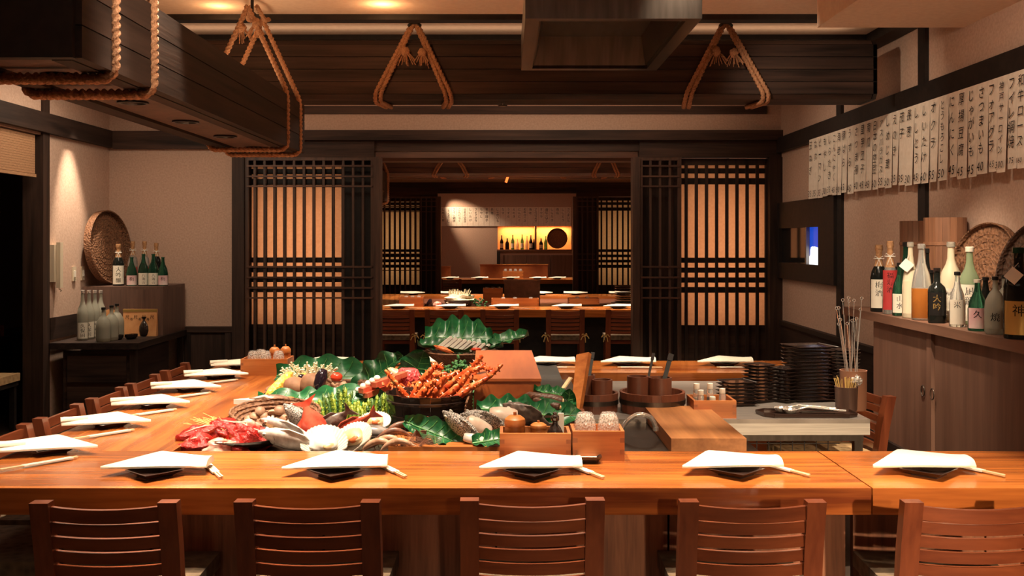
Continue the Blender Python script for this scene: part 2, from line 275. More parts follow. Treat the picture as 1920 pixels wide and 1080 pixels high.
M = dict(
 counter_x=wood('counter_wood_lengthwise', CT1, CT2, 'x', 4, .27, .03, .45, Coat_Weight=.22, Coat_Roughness=.12),
 counter_y=wood('counter_wood_deep', CT1, CT2, 'y', 4, .27, .03, .45, Coat_Weight=.18, Coat_Roughness=.12),
 panel=wood('panel_wood', sr(100,62,46), sr(158,104,76), 'z', 9, .55, .5),
 chair=wood('chair_wood', (.115,.026,.011,1), (.24,.064,.025,1), 'x', 5, .28, .04, .5, Coat_Weight=.3),
 chair_z=wood('chair_wood_upright', (.115,.026,.011,1), (.24,.064,.025,1), 'z', 5, .28, .04, .5, Coat_Weight=.3),
 dark_x=wood('dark_beam_wood', sr(30,20,17), sr(82,60,50), 'x', 4, .65, .4, .3),
 dark_y=wood('dark_beam_wood_deep', sr(26,18,16), sr(66,49,42), 'y', 4, .65, .4, .25),
 dark_z=wood('dark_post_wood', sr(28,19,16), sr(72,52,43), 'z', 5, .6, .3, .35),
 lattice=wood('lattice_wood', sr(54,36,29), sr(104,74,58), 'z', 5, .5, .2),
 lattice_x=wood('lattice_wood_across', sr(58,37,29), sr(112,76,58), 'x', 5, .5, .2),
 black=noisy('black_stain', sr(22,15,13), sr(38,28,24), 20, rough=.6, bump=.05),
 masu=wood('cypress_wood', (.36,.095,.02,1), (.62,.22,.055,1), 'x', 7, .42, .06),
 masu_end=wood('cypress_end_grain', (.26,.08,.024,1), (.40,.13,.04,1), 'z', 12, .5, .06),
 box_wood=wood('red_orange_wood', (.31,.070,.016,1), (.44,.115,.028,1), 'y', 3, .38, .03),
 tub=wood('tub_wood', (.115,.038,.022,1), (.22,.075,.04,1), 'z', 6, .4, .08),
 board=wood('cutting_board_wood', (.28,.10,.030,1), (.52,.22,.075,1), 'y', 5, .5, .08),
 cab=wood('cabinet_wood', sr(104,74,60), sr(138,101,82), 'y', 4, .5, .08),
 cab_z=wood('cabinet_wood_upright', sr(98,70,58), sr(130,96,80), 'z', 4, .5, .08),
 cab_dark=wood('smoked_box_wood', sr(72,52,46), sr(112,84,72), 'z', 6, .5, .1),
 cask=wood('cask_wood', sr(104,68,48), sr(150,104,76), 'z', 6, .55, .12),
 wall=noisy('plaster', sr(190,160,142), sr(204,174,156), 60, rough=.9, bump=.12, spec=.2),
 ceil=noisy('ceiling_plaster', sr(232,204,182), sr(240,214,192), 30, rough=.9, bump=.05, spec=.2),
 floor=noisy('floor_tile', sr(70,58,50), sr(92,78,68), 4, rough=.45, bump=.05),
 paper=noisy('washi_paper', sr(232,206,176), sr(240,216,188), 40, rough=.9, bump=.03, spec=.1),
 menu=noisy('menu_paper', sr(236,222,206), sr(246,234,220), 25, rough=.9, bump=.03, spec=.1),
 ink=plain('ink', (.012,.010,.010,1), .8, .2),
 napkin=noisy('napkin_cloth', (.80,.74,.60,1), (.84,.79,.66,1), 90, rough=.85, bump=.08, spec=.15),
 white=plain('white_paper', (.82,.78,.70,1), .7, .2),
 stick=plain('chopstick_wood', (.70,.52,.30,1), .6),
 lacquer=noisy('dark_lacquer', (.014,.010,.009,1), (.030,.018,.015,1), 6, rough=.2, bump=0, Coat_Weight=.5),
 lacquer_b=plain('brown_lacquer', (.035,.018,.014,1), .22, .5, Coat_Weight=.4),
 steel=noisy('brushed_steel', (.24,.21,.19,1), (.36,.32,.29,1), 6, (1,40,1), rough=.4, bump=.02, Metallic=.55),
 steel_d=noisy('hood_steel', (.085,.068,.058,1), (.13,.108,.092,1), 3, (8,1,1), rough=.34, bump=.01, Metallic=.9),
 steel_glare=noisy('steel_edge_glare', (.58,.54,.49,1), (.72,.68,.62,1), 5, (1,1,30), rough=.35, bump=.01, Metallic=.3),  # paler steel: the white reflection on the table edge is put into its colour
 chrome=plain('chrome', (.80,.77,.73,1), .12, .6, Metallic=.75),
 rope=noisy('straw_rope', (.32,.145,.07,1), (.53,.27,.14,1), 120, rough=.8, bump=.5),
 straw=plain('straw', (.60,.40,.13,1), .7),
 fabric=noisy('seat_fabric', sr(72,58,44), sr(104,86,66), 28, rough=.95, bump=.3, kind='VORONOI', lo=.1, hi=.7),
 fabric_l=noisy('beige_seat_fabric', sr(170,138,98), sr(196,164,120), 28, rough=.95, bump=.3, kind='VORONOI', lo=.1, hi=.7),
 g_green=glass('green_glass', (.05,.20,.12,1), .08, .85), g_dark=glass('dark_glass', (.014,.016,.014,1), .1, .3),
 g_clear=glass('clear_glass', (.90,.90,.86,1), .04, .8, 1.4), g_frost=glass('frosted_glass', (.46,.45,.37,1), .5, .45),
 g_pale=glass('pale_green_glass', (.42,.55,.34,1), .12, .6), g_amber=glass('orange_liquor_glass', (.75,.26,.05,1), .1, .6), g_lit=glass('milky_glass', (.93,.84,.62,1), .35, .4),
 label=plain('label_paper', (.72,.66,.55,1), .8, .2), label_pink=noisy('pink_label', (.62,.34,.36,1), (.74,.60,.56,1), 9, rough=.8, bump=0), label_red=plain('red_label', (.45,.035,.035,1), .6),
 wrap=noisy('neck_wrap_paper', (.36,.17,.075,1), (.55,.30,.14,1), 70, rough=.8, bump=.5),
 cap=plain('black_cap', (.012,.011,.011,1), .3), gold=plain('gold_print', (.52,.33,.10,1), .4, .5, Metallic=.6),
 brown_paper=noisy('orange_paper', (.56,.24,.085,1), (.66,.32,.13,1), 12, rough=.8, bump=.05),
 wicker=noisy('wicker', (.085,.034,.016,1), (.22,.10,.048,1), 60, (1,1,1), rough=.7, bump=.8, kind='VORONOI', lo=.05, hi=.6),
 wicker_d=noisy('dark_wicker', (.05,.025,.015,1), (.12,.06,.035,1), 60, rough=.7, bump=.8, kind='VORONOI', lo=.05, hi=.6),
 plastic=plain('ivory_plastic', (.66,.56,.42,1), .4), bamboo=noisy('bamboo_blind_wood', (.30,.15,.075,1), (.45,.25,.13,1), 30, (1,1,12), rough=.7, bump=.2),
 stone=noisy('black_slate', (.020,.019,.018,1), (.035,.033,.031,1), 14, rough=.5, bump=.1),
 leaf=noisy('leaf_green', (.006,.075,.026,1), (.02,.15,.048,1), 9, (1,4,1), rough=.35, bump=.25, detail=3),
 leaf_lt=noisy('leaf_rib_green', (.05,.24,.06,1), (.16,.40,.12,1), 12, rough=.4, bump=.1),
 meat=noisy('red_meat', (.26,.006,.005,1), (.40,.020,.014,1), 100, rough=.28, bump=.8, c3=(.66,.24,.18,1), lo=.36, hi=.66),
 fat=noisy('meat_fat', (.72,.48,.38,1), (.55,.10,.07,1), 30, rough=.4, bump=.2),
 raw=noisy('minced_red_meat', (.30,.012,.016,1), (.62,.08,.08,1), 70, rough=.35, bump=.6, kind='VORONOI', lo=.1, hi=.6),
 tuna=noisy('red_fish_flesh', (.50,.07,.035,1), (.64,.14,.075,1), 20, rough=.35, bump=.1),
 fish_s=noisy('silver_fish_skin', (.46,.42,.38,1), (.80,.77,.72,1), 24, rough=.22, bump=.2),
 fish_g=noisy('scaled_grey_fish_skin', (.66,.62,.57,1), (.10,.088,.078,1), 190, rough=.25, bump=.5, kind='VORONOI', lo=.25, hi=.75),
 fish_d=noisy('dark_fish_skin', (.05,.038,.034,1), (.17,.125,.105,1), 40, rough=.35, bump=.4, kind='VORONOI', lo=.1, hi=.6),
 fish_r=noisy('red_fish_skin', (.46,.03,.018,1), (.70,.13,.075,1), 18, rough=.2, bump=.1),
 flesh=noisy('pale_fish_flesh', (.56,.40,.31,1), (.72,.58,.48,1), 20, rough=.4, bump=.1),
 shell=noisy('pale_shell', (.60,.53,.44,1), (.76,.71,.62,1), 18, rough=.35, bump=.2), shell_d=noisy('dark_shell', (.09,.075,.07,1), (.30,.27,.25,1), 10, (1,6,1), rough=.25, bump=.2),
 scallop=noisy('scallop_flesh', (.66,.40,.17,1), (.84,.66,.40,1), 16, rough=.3, bump=.15),
 shrimp=noisy('shrimp_shell', (.42,.20,.11,1), (.78,.56,.40,1), 26, rough=.3, bump=.2), shrimp_d=noisy('brown_shrimp_shell', (.10,.045,.03,1), (.30,.14,.09,1), 26, rough=.35, bump=.2),
 crab=noisy('crab_shell', (.42,.035,.008,1), (.68,.15,.035,1), 30, rough=.28, bump=.6, c3=(.90,.52,.24,1), lo=.34, hi=.58),
 corn=noisy('corn_kernels', (.62,.30,.03,1), (.84,.55,.09,1), 55, rough=.4, bump=.9, kind='VORONOI', lo=.05, hi=.45),
 potato=noisy('potato_skin', (.19,.085,.042,1), (.30,.15,.08,1), 16, rough=.7, bump=.2), eggplant=plain('eggplant_skin', (.012,.007,.012,1), .1, .6, Coat_Weight=.5),
 sprout=noisy('pale_mushroom', (.80,.73,.50,1), (.88,.83,.66,1), 20, rough=.5, bump=.1), mush=noisy('brown_mushroom', (.17,.075,.042,1), (.48,.29,.18,1), 14, rough=.5, bump=.15),
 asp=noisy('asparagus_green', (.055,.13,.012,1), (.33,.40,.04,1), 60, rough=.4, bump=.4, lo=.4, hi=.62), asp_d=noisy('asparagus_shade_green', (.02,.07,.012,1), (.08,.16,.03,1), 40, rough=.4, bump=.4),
 tomato=plain('tomato_red', (.58,.05,.02,1), .2), carrot=noisy('carrot', (.62,.13,.03,1), (.72,.20,.06,1), 20, rough=.45, bump=.1),
 broc=noisy('broccoli', (.012,.07,.018,1), (.06,.20,.05,1), 60, rough=.7, bump=.8),
 root=noisy('brown_root_skin', (.045,.018,.010,1), (.14,.055,.03,1), 30, (1,8,1), rough=.4, bump=.4), white_f=plain('white_flesh', (.74,.70,.63,1), .4),
 squid=noisy('squid_skin', (.10,.055,.04,1), (.26,.15,.11,1), 30, rough=.3, bump=.2),
 blue=plain('blue_cloth', (.01,.05,.42,1), .6), kraft=plain('clay', (.30,.14,.085,1), .7),
)

def translucent(m, k=.55):
    nt = m.node_tree; b = nt.nodes['Principled BSDF']; t = nt.nodes.new('ShaderNodeBsdfTranslucent'); mx = nt.nodes.new('ShaderNodeMixShader'); mx.inputs[0].default_value = k
    src = b.inputs['Base Color'].links[0].from_socket; nt.links.new(src, t.inputs[0]); nt.links.new(b.outputs[0], mx.inputs[1]); nt.links.new(t.outputs[0], mx.inputs[2])
    nt.links.new(mx.outputs[0], nt.nodes['Material Output'].inputs[0])
translucent(M['paper'])

def cut_glass():
    m, nt, b = newmat('cut_glass'); N, L = nt.nodes.new, nt.links.new; setp(b, Base_Color=(.95,.92,.88,1), Roughness=.08, Specular_IOR_Level=.9)
    t = N('ShaderNodeTexVoronoi'); t.inputs['Scale'].default_value = 150; tc = N('ShaderNodeTexCoord'); L(tc.outputs['Object'], t.inputs['Vector'])
    cr = N('ShaderNodeMapRange'); cr.inputs[1].default_value = .25; cr.inputs[2].default_value = .75; cr.inputs[3].default_value = .03; cr.inputs[4].default_value = .38; L(t.outputs['Distance'], cr.inputs[0])
    tr = N('ShaderNodeBsdfTransparent'); tr.inputs[0].default_value = (.93,.90,.86,1); mx = N('ShaderNodeMixShader'); L(cr.outputs[0], mx.inputs[0]); L(tr.outputs[0], mx.inputs[1]); L(b.outputs[0], mx.inputs[2]); L(mx.outputs[0], nt.nodes['Material Output'].inputs[0]); return m
M['cut_glass'] = cut_glass()
def glow_sheet(name, col, k):
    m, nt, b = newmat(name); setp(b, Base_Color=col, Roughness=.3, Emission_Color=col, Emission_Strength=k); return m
M['hatch_glow_blue'] = glow_sheet('kitchen_glow_blue', (.01,.06,.5,1), .6); M['hatch_glow_white'] = glow_sheet('kitchen_glow_white', (.86,.9,.95,1), 1.0)  # emissive sheets standing in for the lit kitchen seen through the hatch

# ================================================================== the setting
XL, XR, YB, P, CEIL = -3.81, 2.62, 9.7, 8.75, 3.0
YE = 25.6
b = nbm(); box(b, -9, 4.2, -2.2, YE+.3, -.1, 0); struct('floor', b, M['floor'])
b = nbm(); box(b, -9, 4.2, -2.2, YE+.3, CEIL, CEIL+.1); struct('ceiling', b, M['ceil'])
b = nbm(); box(b, -9, 4.2, -2.35, -2.2, 0, CEIL); struct('wall_near', b, M['wall'])
# right wall with the service hatch
HY0, HY1, HZ0, HZ1 = 8.38, 9.58, 1.37, 1.69
b = nbm()
for a in ((-2.2, HY0, 0, CEIL), (HY1, YE, 0, CEIL), (HY0, HY1, 0, HZ0), (HY0, HY1, HZ1, CEIL)): box(b, XR, XR+.12, a[0], a[1], a[2], a[3])
struct('wall_right', b, M['wall'])
b = nbm(); box(b, XL-.15, XL, 8.36, YE, 0, CEIL); box(b, XL-.15, XL, -2.2, 6.6, 0, CEIL); box(b, XL-.15, XL, 6.6, 8.36, 2.44, CEIL); struct('wall_left', b, M['wall'])
b = nbm(); box(b, XL, -2.62, YB, YB+.14, 0, CEIL); box(b, -2.62, XR, YB, YB+.14, 2.61, CEIL); struct('wall_back', b, M['wall'])
b = nbm(); box(b, XL, -2.62, YB+P, YB+P+.14, 0, CEIL); box(b, -2.62, XR, YB+P, YB+P+.14, 2.61, CEIL); struct('wall_middle', b, M['wall'])
b = nbm(); box(b, XL, -2.45, YE, YE+.14, 0, CEIL); box(b, -2.45, -1.9, YE, YE+.14, 0, 1.35); box(b, -2.45, -1.9, YE, YE+.14, 1.93, CEIL)
box(b, -1.9, -.24, YE, YE+.14, 0, CEIL); box(b, -.24, 1.62, YE, YE+.14, 0, 1.34); box(b, -.24, 1.62, YE, YE+.14, 1.93, CEIL); box(b, 1.62, XR, YE, YE+.14, 0, CEIL)
box(b, -2.6, 1.8, YE+.42, YE+.5, 1.2, 2.1); box(b, -2.6, 1.8, YE+.14, YE+.42, 1.93, 2.0)
struct('wall_far', b, M['wall'])
b = nbm(); box(b, -9, -8.9, -2.2, YE, 0, CEIL); struct('wall_side_room', b, M['wall'])
# rails and posts of the walls
TN = [0]
def trim(x0, x1, y0, y1, z0, z1, mat='dark_z', bevel=.004):
    TN[0] += 1; b = nbm(); box(b, x0, x1, y0, y1, z0, z1); return struct('trim_%d' % TN[0], b, M[mat], bevel=bevel)
trim(XR-.05, XR, -2.2, YB-.02, 2.41, 2.55, 'black')                  # rail of the right wall
for y in (6.35, 7.94, 4.75, 3.0): trim(XR-.025, XR, y-.055, y+.055, 0, 2.41, 'black')
for y in (6.35, 7.94, 4.75, 3.0): trim(XR-.025, XR, y-.055, y+.055, 2.55, CEIL, 'black')
trim(XR-.14, XR, 5.9, YB, 2.93, CEIL, 'black')
trim(XL, XL+.05, -2.2, YB-.02, 2.46, 2.62, 'dark_y')                 # rail of the left wall
trim(XL+.05, -2.62, YB-.05, YB, 2.45, 2.62, 'dark_x')
trim(XL-.15, XL+.018, 8.28, 8.40, 0, CEIL, 'dark_z')                  # post beside the side room
trim(XL-.02, XL+.06, 6.5, 6.62, 0, CEIL, 'dark_z')
trim(XL, XR-.14, YB-.03, YB, 2.785, 2.86, 'dark_x')
for y in (6.42, 7.05): trim(-3.6, 2.5, y-.05, y+.05, CEIL-.035, CEIL, 'black')
trim(XL, XL+.018, 8.42, 9.04, .75, .93, 'dark_y')
trim(XR-.03, XR, 6.65, YB-.12, 0, .78, 'dark_y'); trim(XR-.05, XR, 6.65, YB-.12, .78, .82, 'black')
# wainscot in the corner behind the left cabinet
b = nbm(); box(b, -3.07, -2.62, YB-.03, YB, 0, .70); struct('trim_wainscot', b, M['dark_z'])
trim(-3.07, -2.62, YB-.05, YB, .70, .755, 'dark_x')
for x in (-3.05, -2.66): trim(x-.03, x+.03, YB-.045, YB-.03, 0, .70, 'dark_z')
# plaster bulkhead under the ceiling at the right
b = nbm(); box(b, 1.78, XR, -2.2, 5.82, 2.80, CEIL); struct('ceiling_bulkhead', b, M['ceil'])
# service hatch: dark frame, dark sliding pane, glowing sheets standing in for the lit kitchen
w_ = nbm()
for a in ((7.98, HY0, 1.22, 1.93), (HY1, 9.66, 1.22, 1.93), (HY0, HY1, 1.22, HZ0), (HY0, HY1, HZ1, 1.93)): box(w_, XR-.05, XR+.03, a[0], a[1], a[2], a[3])
win = struct('window_1', w_, M['black'], bevel=.004)
b = nbm(); box(b, XR-.02, XR-.01, 8.80, HY1, HZ0, HZ1); add('pane', b, plain('dark_pane', (.02,.018,.018,1), .08), win)
b = nbm(); box(b, XR-.035, XR-.005, 8.76, 8.80, HZ0, HZ1); add('pane_stile', b, M['steel'], win)
b = nbm(); box(b, XR+.0, XR+.012, HY0, 8.78, HZ0, HZ1); add('blue_glow_sheet', b, M['hatch_glow_blue'], win, label='blue glowing sheet standing in for the kitchen in the hatch')
b = nbm(); blob(b, (XR-.004, 8.63, 1.435), (.006, .12, .10), amp=.12, freq=4, seed=3, sub=3); box(b, XR-.008, XR-.0, HY0, 8.76, HZ0, 1.44); add('white_glow_sheet', b, M['hatch_glow_white'], win, label='white glowing sheet standing in for the kitchen in the hatch')
# ------------------------------------------------------------------ lattice partition (built once, repeated for the next room)
DN = [0]
def lattice_door(x0, x1, y, z0, z1, bars, hz, hx0=None, hx1=None, wv=.022, wh=.016, parent=None):
    DN[0] += 1
    b = nbm(); 
    for xx in (x0, x1): box(b, xx-.018, xx+.018, y-.018, y+.018, z0, z1)
    box(b, x0, x1, y-.017, y+.017, z1-.03, z1); box(b, x0, x1, y-.017, y+.017, z0, z0+.06)
    d = struct('door_%d' % DN[0], b, M['lattice'], bevel=.003)
    vb = nbm(); box(vb, -wv/2, wv/2, -.012, .012, z0+.06, z1-.03); vm = mesh('bar', vb)
    for x in bars: add('bar', vm, M['lattice'], d, (x, y, 0))
    L0, L1 = hx0 or x0, hx1 or x1
    hb = nbm(); box(hb, L0, L1, -.009, .009, -wh/2, wh/2); hm = mesh('cross_bar', hb)
    for z in hz: add('cross_bar', hm, M['lattice_x'], d, (0, y-.017, z))
    return d
def shoji(x0, x1, y, slats, nm, zp0=.76, zp1=2.12, slat_w=.03):
    """paper screen with its own dark slats: returns the structure object"""
    DN[0] += 1
    b = nbm()
    for xx in (x0-.02, x1+.02): box(b, xx-.03, xx+.03, y-.02, y+.02, .02, 2.36)
    box(b, x0, x1, y-.02, y+.02, 2.30, 2.36); box(b, x0, x1, y-.02, y+.02, .02, .12)
    d = struct('door_%d' % DN[0], b, M['dark_z'], bevel=.003)
    b = nbm(); box(b, x0, x1, y+.020, y+.024, zp0-.02, 2.32); add('paper', b, M['paper'], d)
    b = nbm(); box(b, x0, x1, y-.012, y+.018, .12, zp0); add('kick_panel', b, M['dark_x'], d)
    b = nbm(); box(b, -slat_w/2, slat_w/2, -.02, .0, .12, 2.30); sm = mesh('slat', b)
    for x in slats: add('slat', sm, M['dark_z'], d, (x, y-.012, 0))
    for z, h in ((1.385,.05),(1.290,.05),(1.195,.05),(1.100,.055),(2.145,.06),(2.245,.05)):
        b = nbm(); box(b, x0, x1, y-.008, y+.014, z-h/2, z+h/2); add('rail', b, M['black'], d)
    return d
def partition(y, first):
    yy = y
    for x0, x1 in ((-2.62, -2.505), (-1.266, -1.206), (1.195, 1.262), (2.50, 2.62)): trim(x0, x1, yy-.06, yy+.10, 0, 2.37, 'dark_z' if x1 > 2 or x0 < -2 else 'lattice')
    trim(-2.62, XR, yy-.08, yy+.14, 2.53, 2.625, 'dark_x')
    trim(-2.62, -1.27, yy-.03, yy+.10, 2.37, 2.53, 'dark_x'); trim(1.262, XR, yy-.03, yy+.10, 2.37, 2.53, 'dark_x'); trim(-1.27, 1.262, yy+.0, yy+.10, 2.43, 2.53, 'dark_x')
    zt = (2.287, 2.188, 2.093); zm = (1.325, 1.223, 1.123, 1.027)
    bl = [-2.507+.094*i for i in range(1, 13)]
    lattice_door(-2.487, -1.285, yy-.01, .05, 2.37, bl, zt+zm)
    bars2 = [-2.44+.094*i for i in range(0, 9)]
    shoji(-2.50, -1.60, yy+.16, bars2, 'l')
    lattice_door(1.275, 1.645, yy-.01, .05, 2.37, [1.275+.093*i for i in range(1, 4)], zt+zm)
    shoji(1.655, 2.49, yy+.05, [1.718+.0975*i for i in range(0, 8)], 'r')
    for x, sx in ((-2.05, .85), (2.07, .78)): area((x, yy+.50, 1.44), (x, yy, 1.44), (9 if first else 4), sx, 1.3, (1,.60,.42) if first else (1,.80,.52), 'screen_lamp')
    b = nbm(); box(b, -1.58, -1.29, yy+.12, yy+.16, .02, 2.36); struct('door_panel_%d' % DN[0], b, M['black'])
    b = nbm(); box(b, 1.30, 1.63, yy+.12, yy+.16, .02, 2.36); struct('door_panel_%d' % (DN[0]+1), b, M['dark_z'])
partition(YB, True); partition(YB+P, False)

# ================================================================== hanging beams, ropes, hood
def ropemod(th, s): return 1+.26*math.cos(3*(th-s*80))
def smooth_path(pts, step=.009, rad=.05):
    """polyline with rounded corners, resampled"""
    pts = [Vector(p) for p in pts]; out = [pts[0]]
    for i in range(1, len(pts)-1):
        a, p, c = pts[i-1], pts[i], pts[i+1]; d1 = (a-p); d2 = (c-p); r = min(rad, d1.length*.45, d2.length*.45)
        A = p+d1.normalized()*r; B = p+d2.normalized()*r
        for k in range(7):
            t = k/6; out.append(A*(1-t)**2+p*2*t*(1-t)+B*t*t)
    out.append(pts[-1]); res = [out[0]]
    for a, c in zip(out, out[1:]):
        L = (c-a).length; n = max(1, int(L/step))
        for k in range(1, n+1): res.append(a.lerp(c, k/n))
    return res
def rope(parent, pts, r=.0135, step=.0065, name='rope', n=12): 
    b = nbm(); tube(b, smooth_path(pts, step), r, n, mod=ropemod); return add(name, b, M['rope'], parent, smooth=70)
def tassel(parent, c, seed):
    rn = random.Random(seed); b = nbm(); c = Vector(c)
    blob(b, c, (.03,.025,.03), amp=.2, seed=seed)
    for k in range(16):
        d = Vector((rn.uniform(-.07,.07), rn.uniform(-.03,.02), rn.uniform(-.10,-.05))); tube(b, [c, c+d*.5+Vector((0,0,.01)), c+d], .0028, 4)
    return add('frayed_knot', b, M['rope'], parent, smooth=60)
def trough(x0, x1, y0, y1, z0, z1, label, lights=3, near=True):
    t = thing('light_trough', label, 'ceiling beam', ((x0+x1)/2, (y0+y1)/2, z0))
    L = (y1-y0)/2; W = (x1-x0)/2; H = z1-z0
    for s in (-1, 1):                                                 # three planks on each long side
        for k in range(3):
            b = nbm(); h = H/3; box(b, s*W-.02, s*W+.02, -L, L, k*h+.002, (k+1)*h-.002); add('side_plank', b, M['dark_y'], t, bevel=.004)
    b = nbm(); box(b, -W+.02, W-.02, -L+.03, L-.03, .012, .03); add('bottom_board', b, M['cab_dark'] if near else M['dark_y'], t)
    for s in (-1, 1):
        b = nbm(); box(b, s*(W-.05)-.03, s*(W-.05)+.03, -L+.02, L-.02, -.002, .014); add('bottom_batten', b, M['dark_y'], t, bevel=.003)
        b = nbm(); box(b, -W, W, s*L-.02, s*L+.02, 0, H); add('end_board', b, M['black'], t, bevel=.004)
    b = nbm(); box(b, -W+.02, W-.02, -L, L, H-.03, H-.01); add('top_board', b, M['dark_y'], t)
    for k in range(lights):
        y = -L+(2*L)*(k+.55)/lights
        b = nbm(); lathe(b, [(.062,.0115),(.062,.004),(.05,.004),(.044,.011),(.0,.011)], 24); add('downlight', b, M['cap'], t, (0, y, 0))
    return t
T1 = trough(-1.72, -1.30, 3.05, 6.40, 2.126, 2.43, 'long dark plank light trough roped up above the left counter', 5)
# ropes around the trough: two near loops, two far loops with their hanger
def loop(parent, y, x0, x1, z0, z1, apex=None, r=.0135, dy=0):
    g = .02
    if apex is None: return rope(parent, [(x1+g, y, z1+.5), (x1+g, y, z0-g), (x0-g, y+dy, z0-g), (x0-g, y+dy, z1+.5)], r)
    return rope(parent, [apex, (x1+g, y, z1+.01), (x1+g, y, z0-g), (x0-g, y+dy, z0-g), (x0-g, y+dy, z1+.01), apex], r)
t = thing('rope_sling', 'pair of thick straw ropes around the near end of the left trough', 'rope', (-1.51, 3.4, 2.1))
T0 = Vector(t.location)
for y in (3.30, 3.66): loop(t, y-T0.y, -1.72-T0.x, -1.30-T0.x, 2.126-T0.z, 2.43-T0.z, None, .0175)
t = thing('rope_sling', 'straw rope sling tied to the ceiling hook at the far end of left trough', 'rope', (-1.51, 6.0, 2.1)); T0 = Vector(t.location)
for y in (5.90, 6.26): loop(t, y-T0.y, -1.72-T0.x, -1.30-T0.x, 2.126-T0.z, 2.43-T0.z, (0, y-T0.y-.0, .84), .0135)
for s in (-1, 1): rope(t, [(.03*s, -.02, .86), (.05*s, .1, .80), (.04*s, .25, .84)], .012)
tassel(t, (.05, -.10, .74), 1); tassel(t, (-.04, -.09, .72), 2)
b = nbm(); tube(b, [(0,0,.90),(0,0,.83),(.02,0,.81)], .010, 8); add('hook', b, M['black'], t)
# cross beam
def cross_beam(y0, x0, x1, z0, z1, dep, label, fm='dark_x'):
    t = thing('cross_beam', label, 'ceiling beam', ((x0+x1)/2, y0+dep/2, z0)); W = (x1-x0)/2; D = dep/2; H = z1-z0; c = .03
    for k in range(4):
        h = (H-2*c)/4; b = nbm(); box(b, -W, W, -D, -D+.03, c+k*h+.002, c+(k+1)*h-.002); add('front_plank', b, M[fm], t, bevel=.003)
        b = nbm(); box(b, -W, W, D-.03, D, c+k*h+.002, c+(k+1)*h-.002); add('back_plank', b, M['dark_x'], t, bevel=.003)
    b = nbm(); prism(b, [(-D,c),(-D+c,0),(D-c,0),(D,c),(D,H-c),(D-c,H),(-D+c,H),(-D,H-c)], -W, -W+.025, Matrix(((0,0,1,0),(1,0,0,0),(0,1,0,0),(0,0,0,1))))
    prism(b, [(-D,c),(-D+c,0),(D-c,0),(D,c),(D,H-c),(D-c,H),(-D+c,H),(-D,H-c)], W-.025, W, Matrix(((0,0,1,0),(1,0,0,0),(0,1,0,0),(0,0,0,1)))); add('end_board', b, M['black'], t)
    for k in (0, 1):
        b = nbm(); prism(b, [(-D,c),(-D+c,0),(0,0),(0,c)] if k == 0 else [(0,0),(D-c,0),(D,c),(0,c)], -W+.03, W-.03, Matrix(((0,0,1,0),(1,0,0,0),(0,1,0,0),(0,0,0,1)))); add('bottom_board', b, M[fm], t)
    b = nbm(); prism(b, [(-D,H-c),(D,H-c),(D-c,H),(-D+c,H)], -W+.03, W-.03, Matrix(((0,0,1,0),(1,0,0,0),(0,1,0,0),(0,0,0,1)))); add('top_board', b, M['dark_x'], t)
    return t
BEAM = cross_beam(6.60, -2.55, 2.41, 2.50, 2.885, .34, 'heavy dark timber cross beam of planks above the back counter')
def lambda_sling(xa, xl, xr, label, seed, yb=6.60, zb=2.50, dep=.34, top=2.985):
    t = thing('rope_sling', label, 'rope', (xa, yb+dep/2, zb))
    for k, dx in enumerate((-.017, .017)):
        for x in (xl, xr):
            dr = x-xa
            rope(t, [(.01*(1 if dr > 0 else -1)+dx*.4, -dep/2-.03, top-zb), (dr+dx, -dep/2-.022, .03), (dr*1.02+dx, -dep/2+.02, -.018), (dr*.85+dx, dep/2-.06, -.018)], .0135)
    tassel(t, (-.06, -dep/2-.05, .30), seed); tassel(t, (.05, -dep/2-.05, .29), seed+1)
    b = nbm(); tube(b, [(-.04,-dep/2-.04,top-zb-.02),(-.02,-dep/2-.05,top-zb+.0),(.02,-dep/2-.05,top-zb),(.04,-dep/2-.04,top-zb-.02)], .010, 8); add('hook', b, M['black'], t)
    return t
SL1 = lambda_sling(-.60, -.84, -.385, 'straw rope sling around the cross beam, left of the steel hood', 5)
SL2 = lambda_sling(1.415, 1.18, 1.68, 'straw rope sling around the cross beam, right of the steel hood', 8)
# sprinkler head under the ceiling beyond the beam
t = thing('sprinkler', 'small chrome sprinkler head below the dark cross beam', 'sprinkler', (-.03, 6.75, 2.47)); b = nbm(); lathe(b, [(.012,.03),(.012,.01),(.0,.01)], 10); add('stem', b, M['chrome'], t)
b = nbm(); lathe(b, [(.0,.0),(.03,.002),(.03,.008),(.0,.01)], 12); add('deflector', b, M['cap'], t)
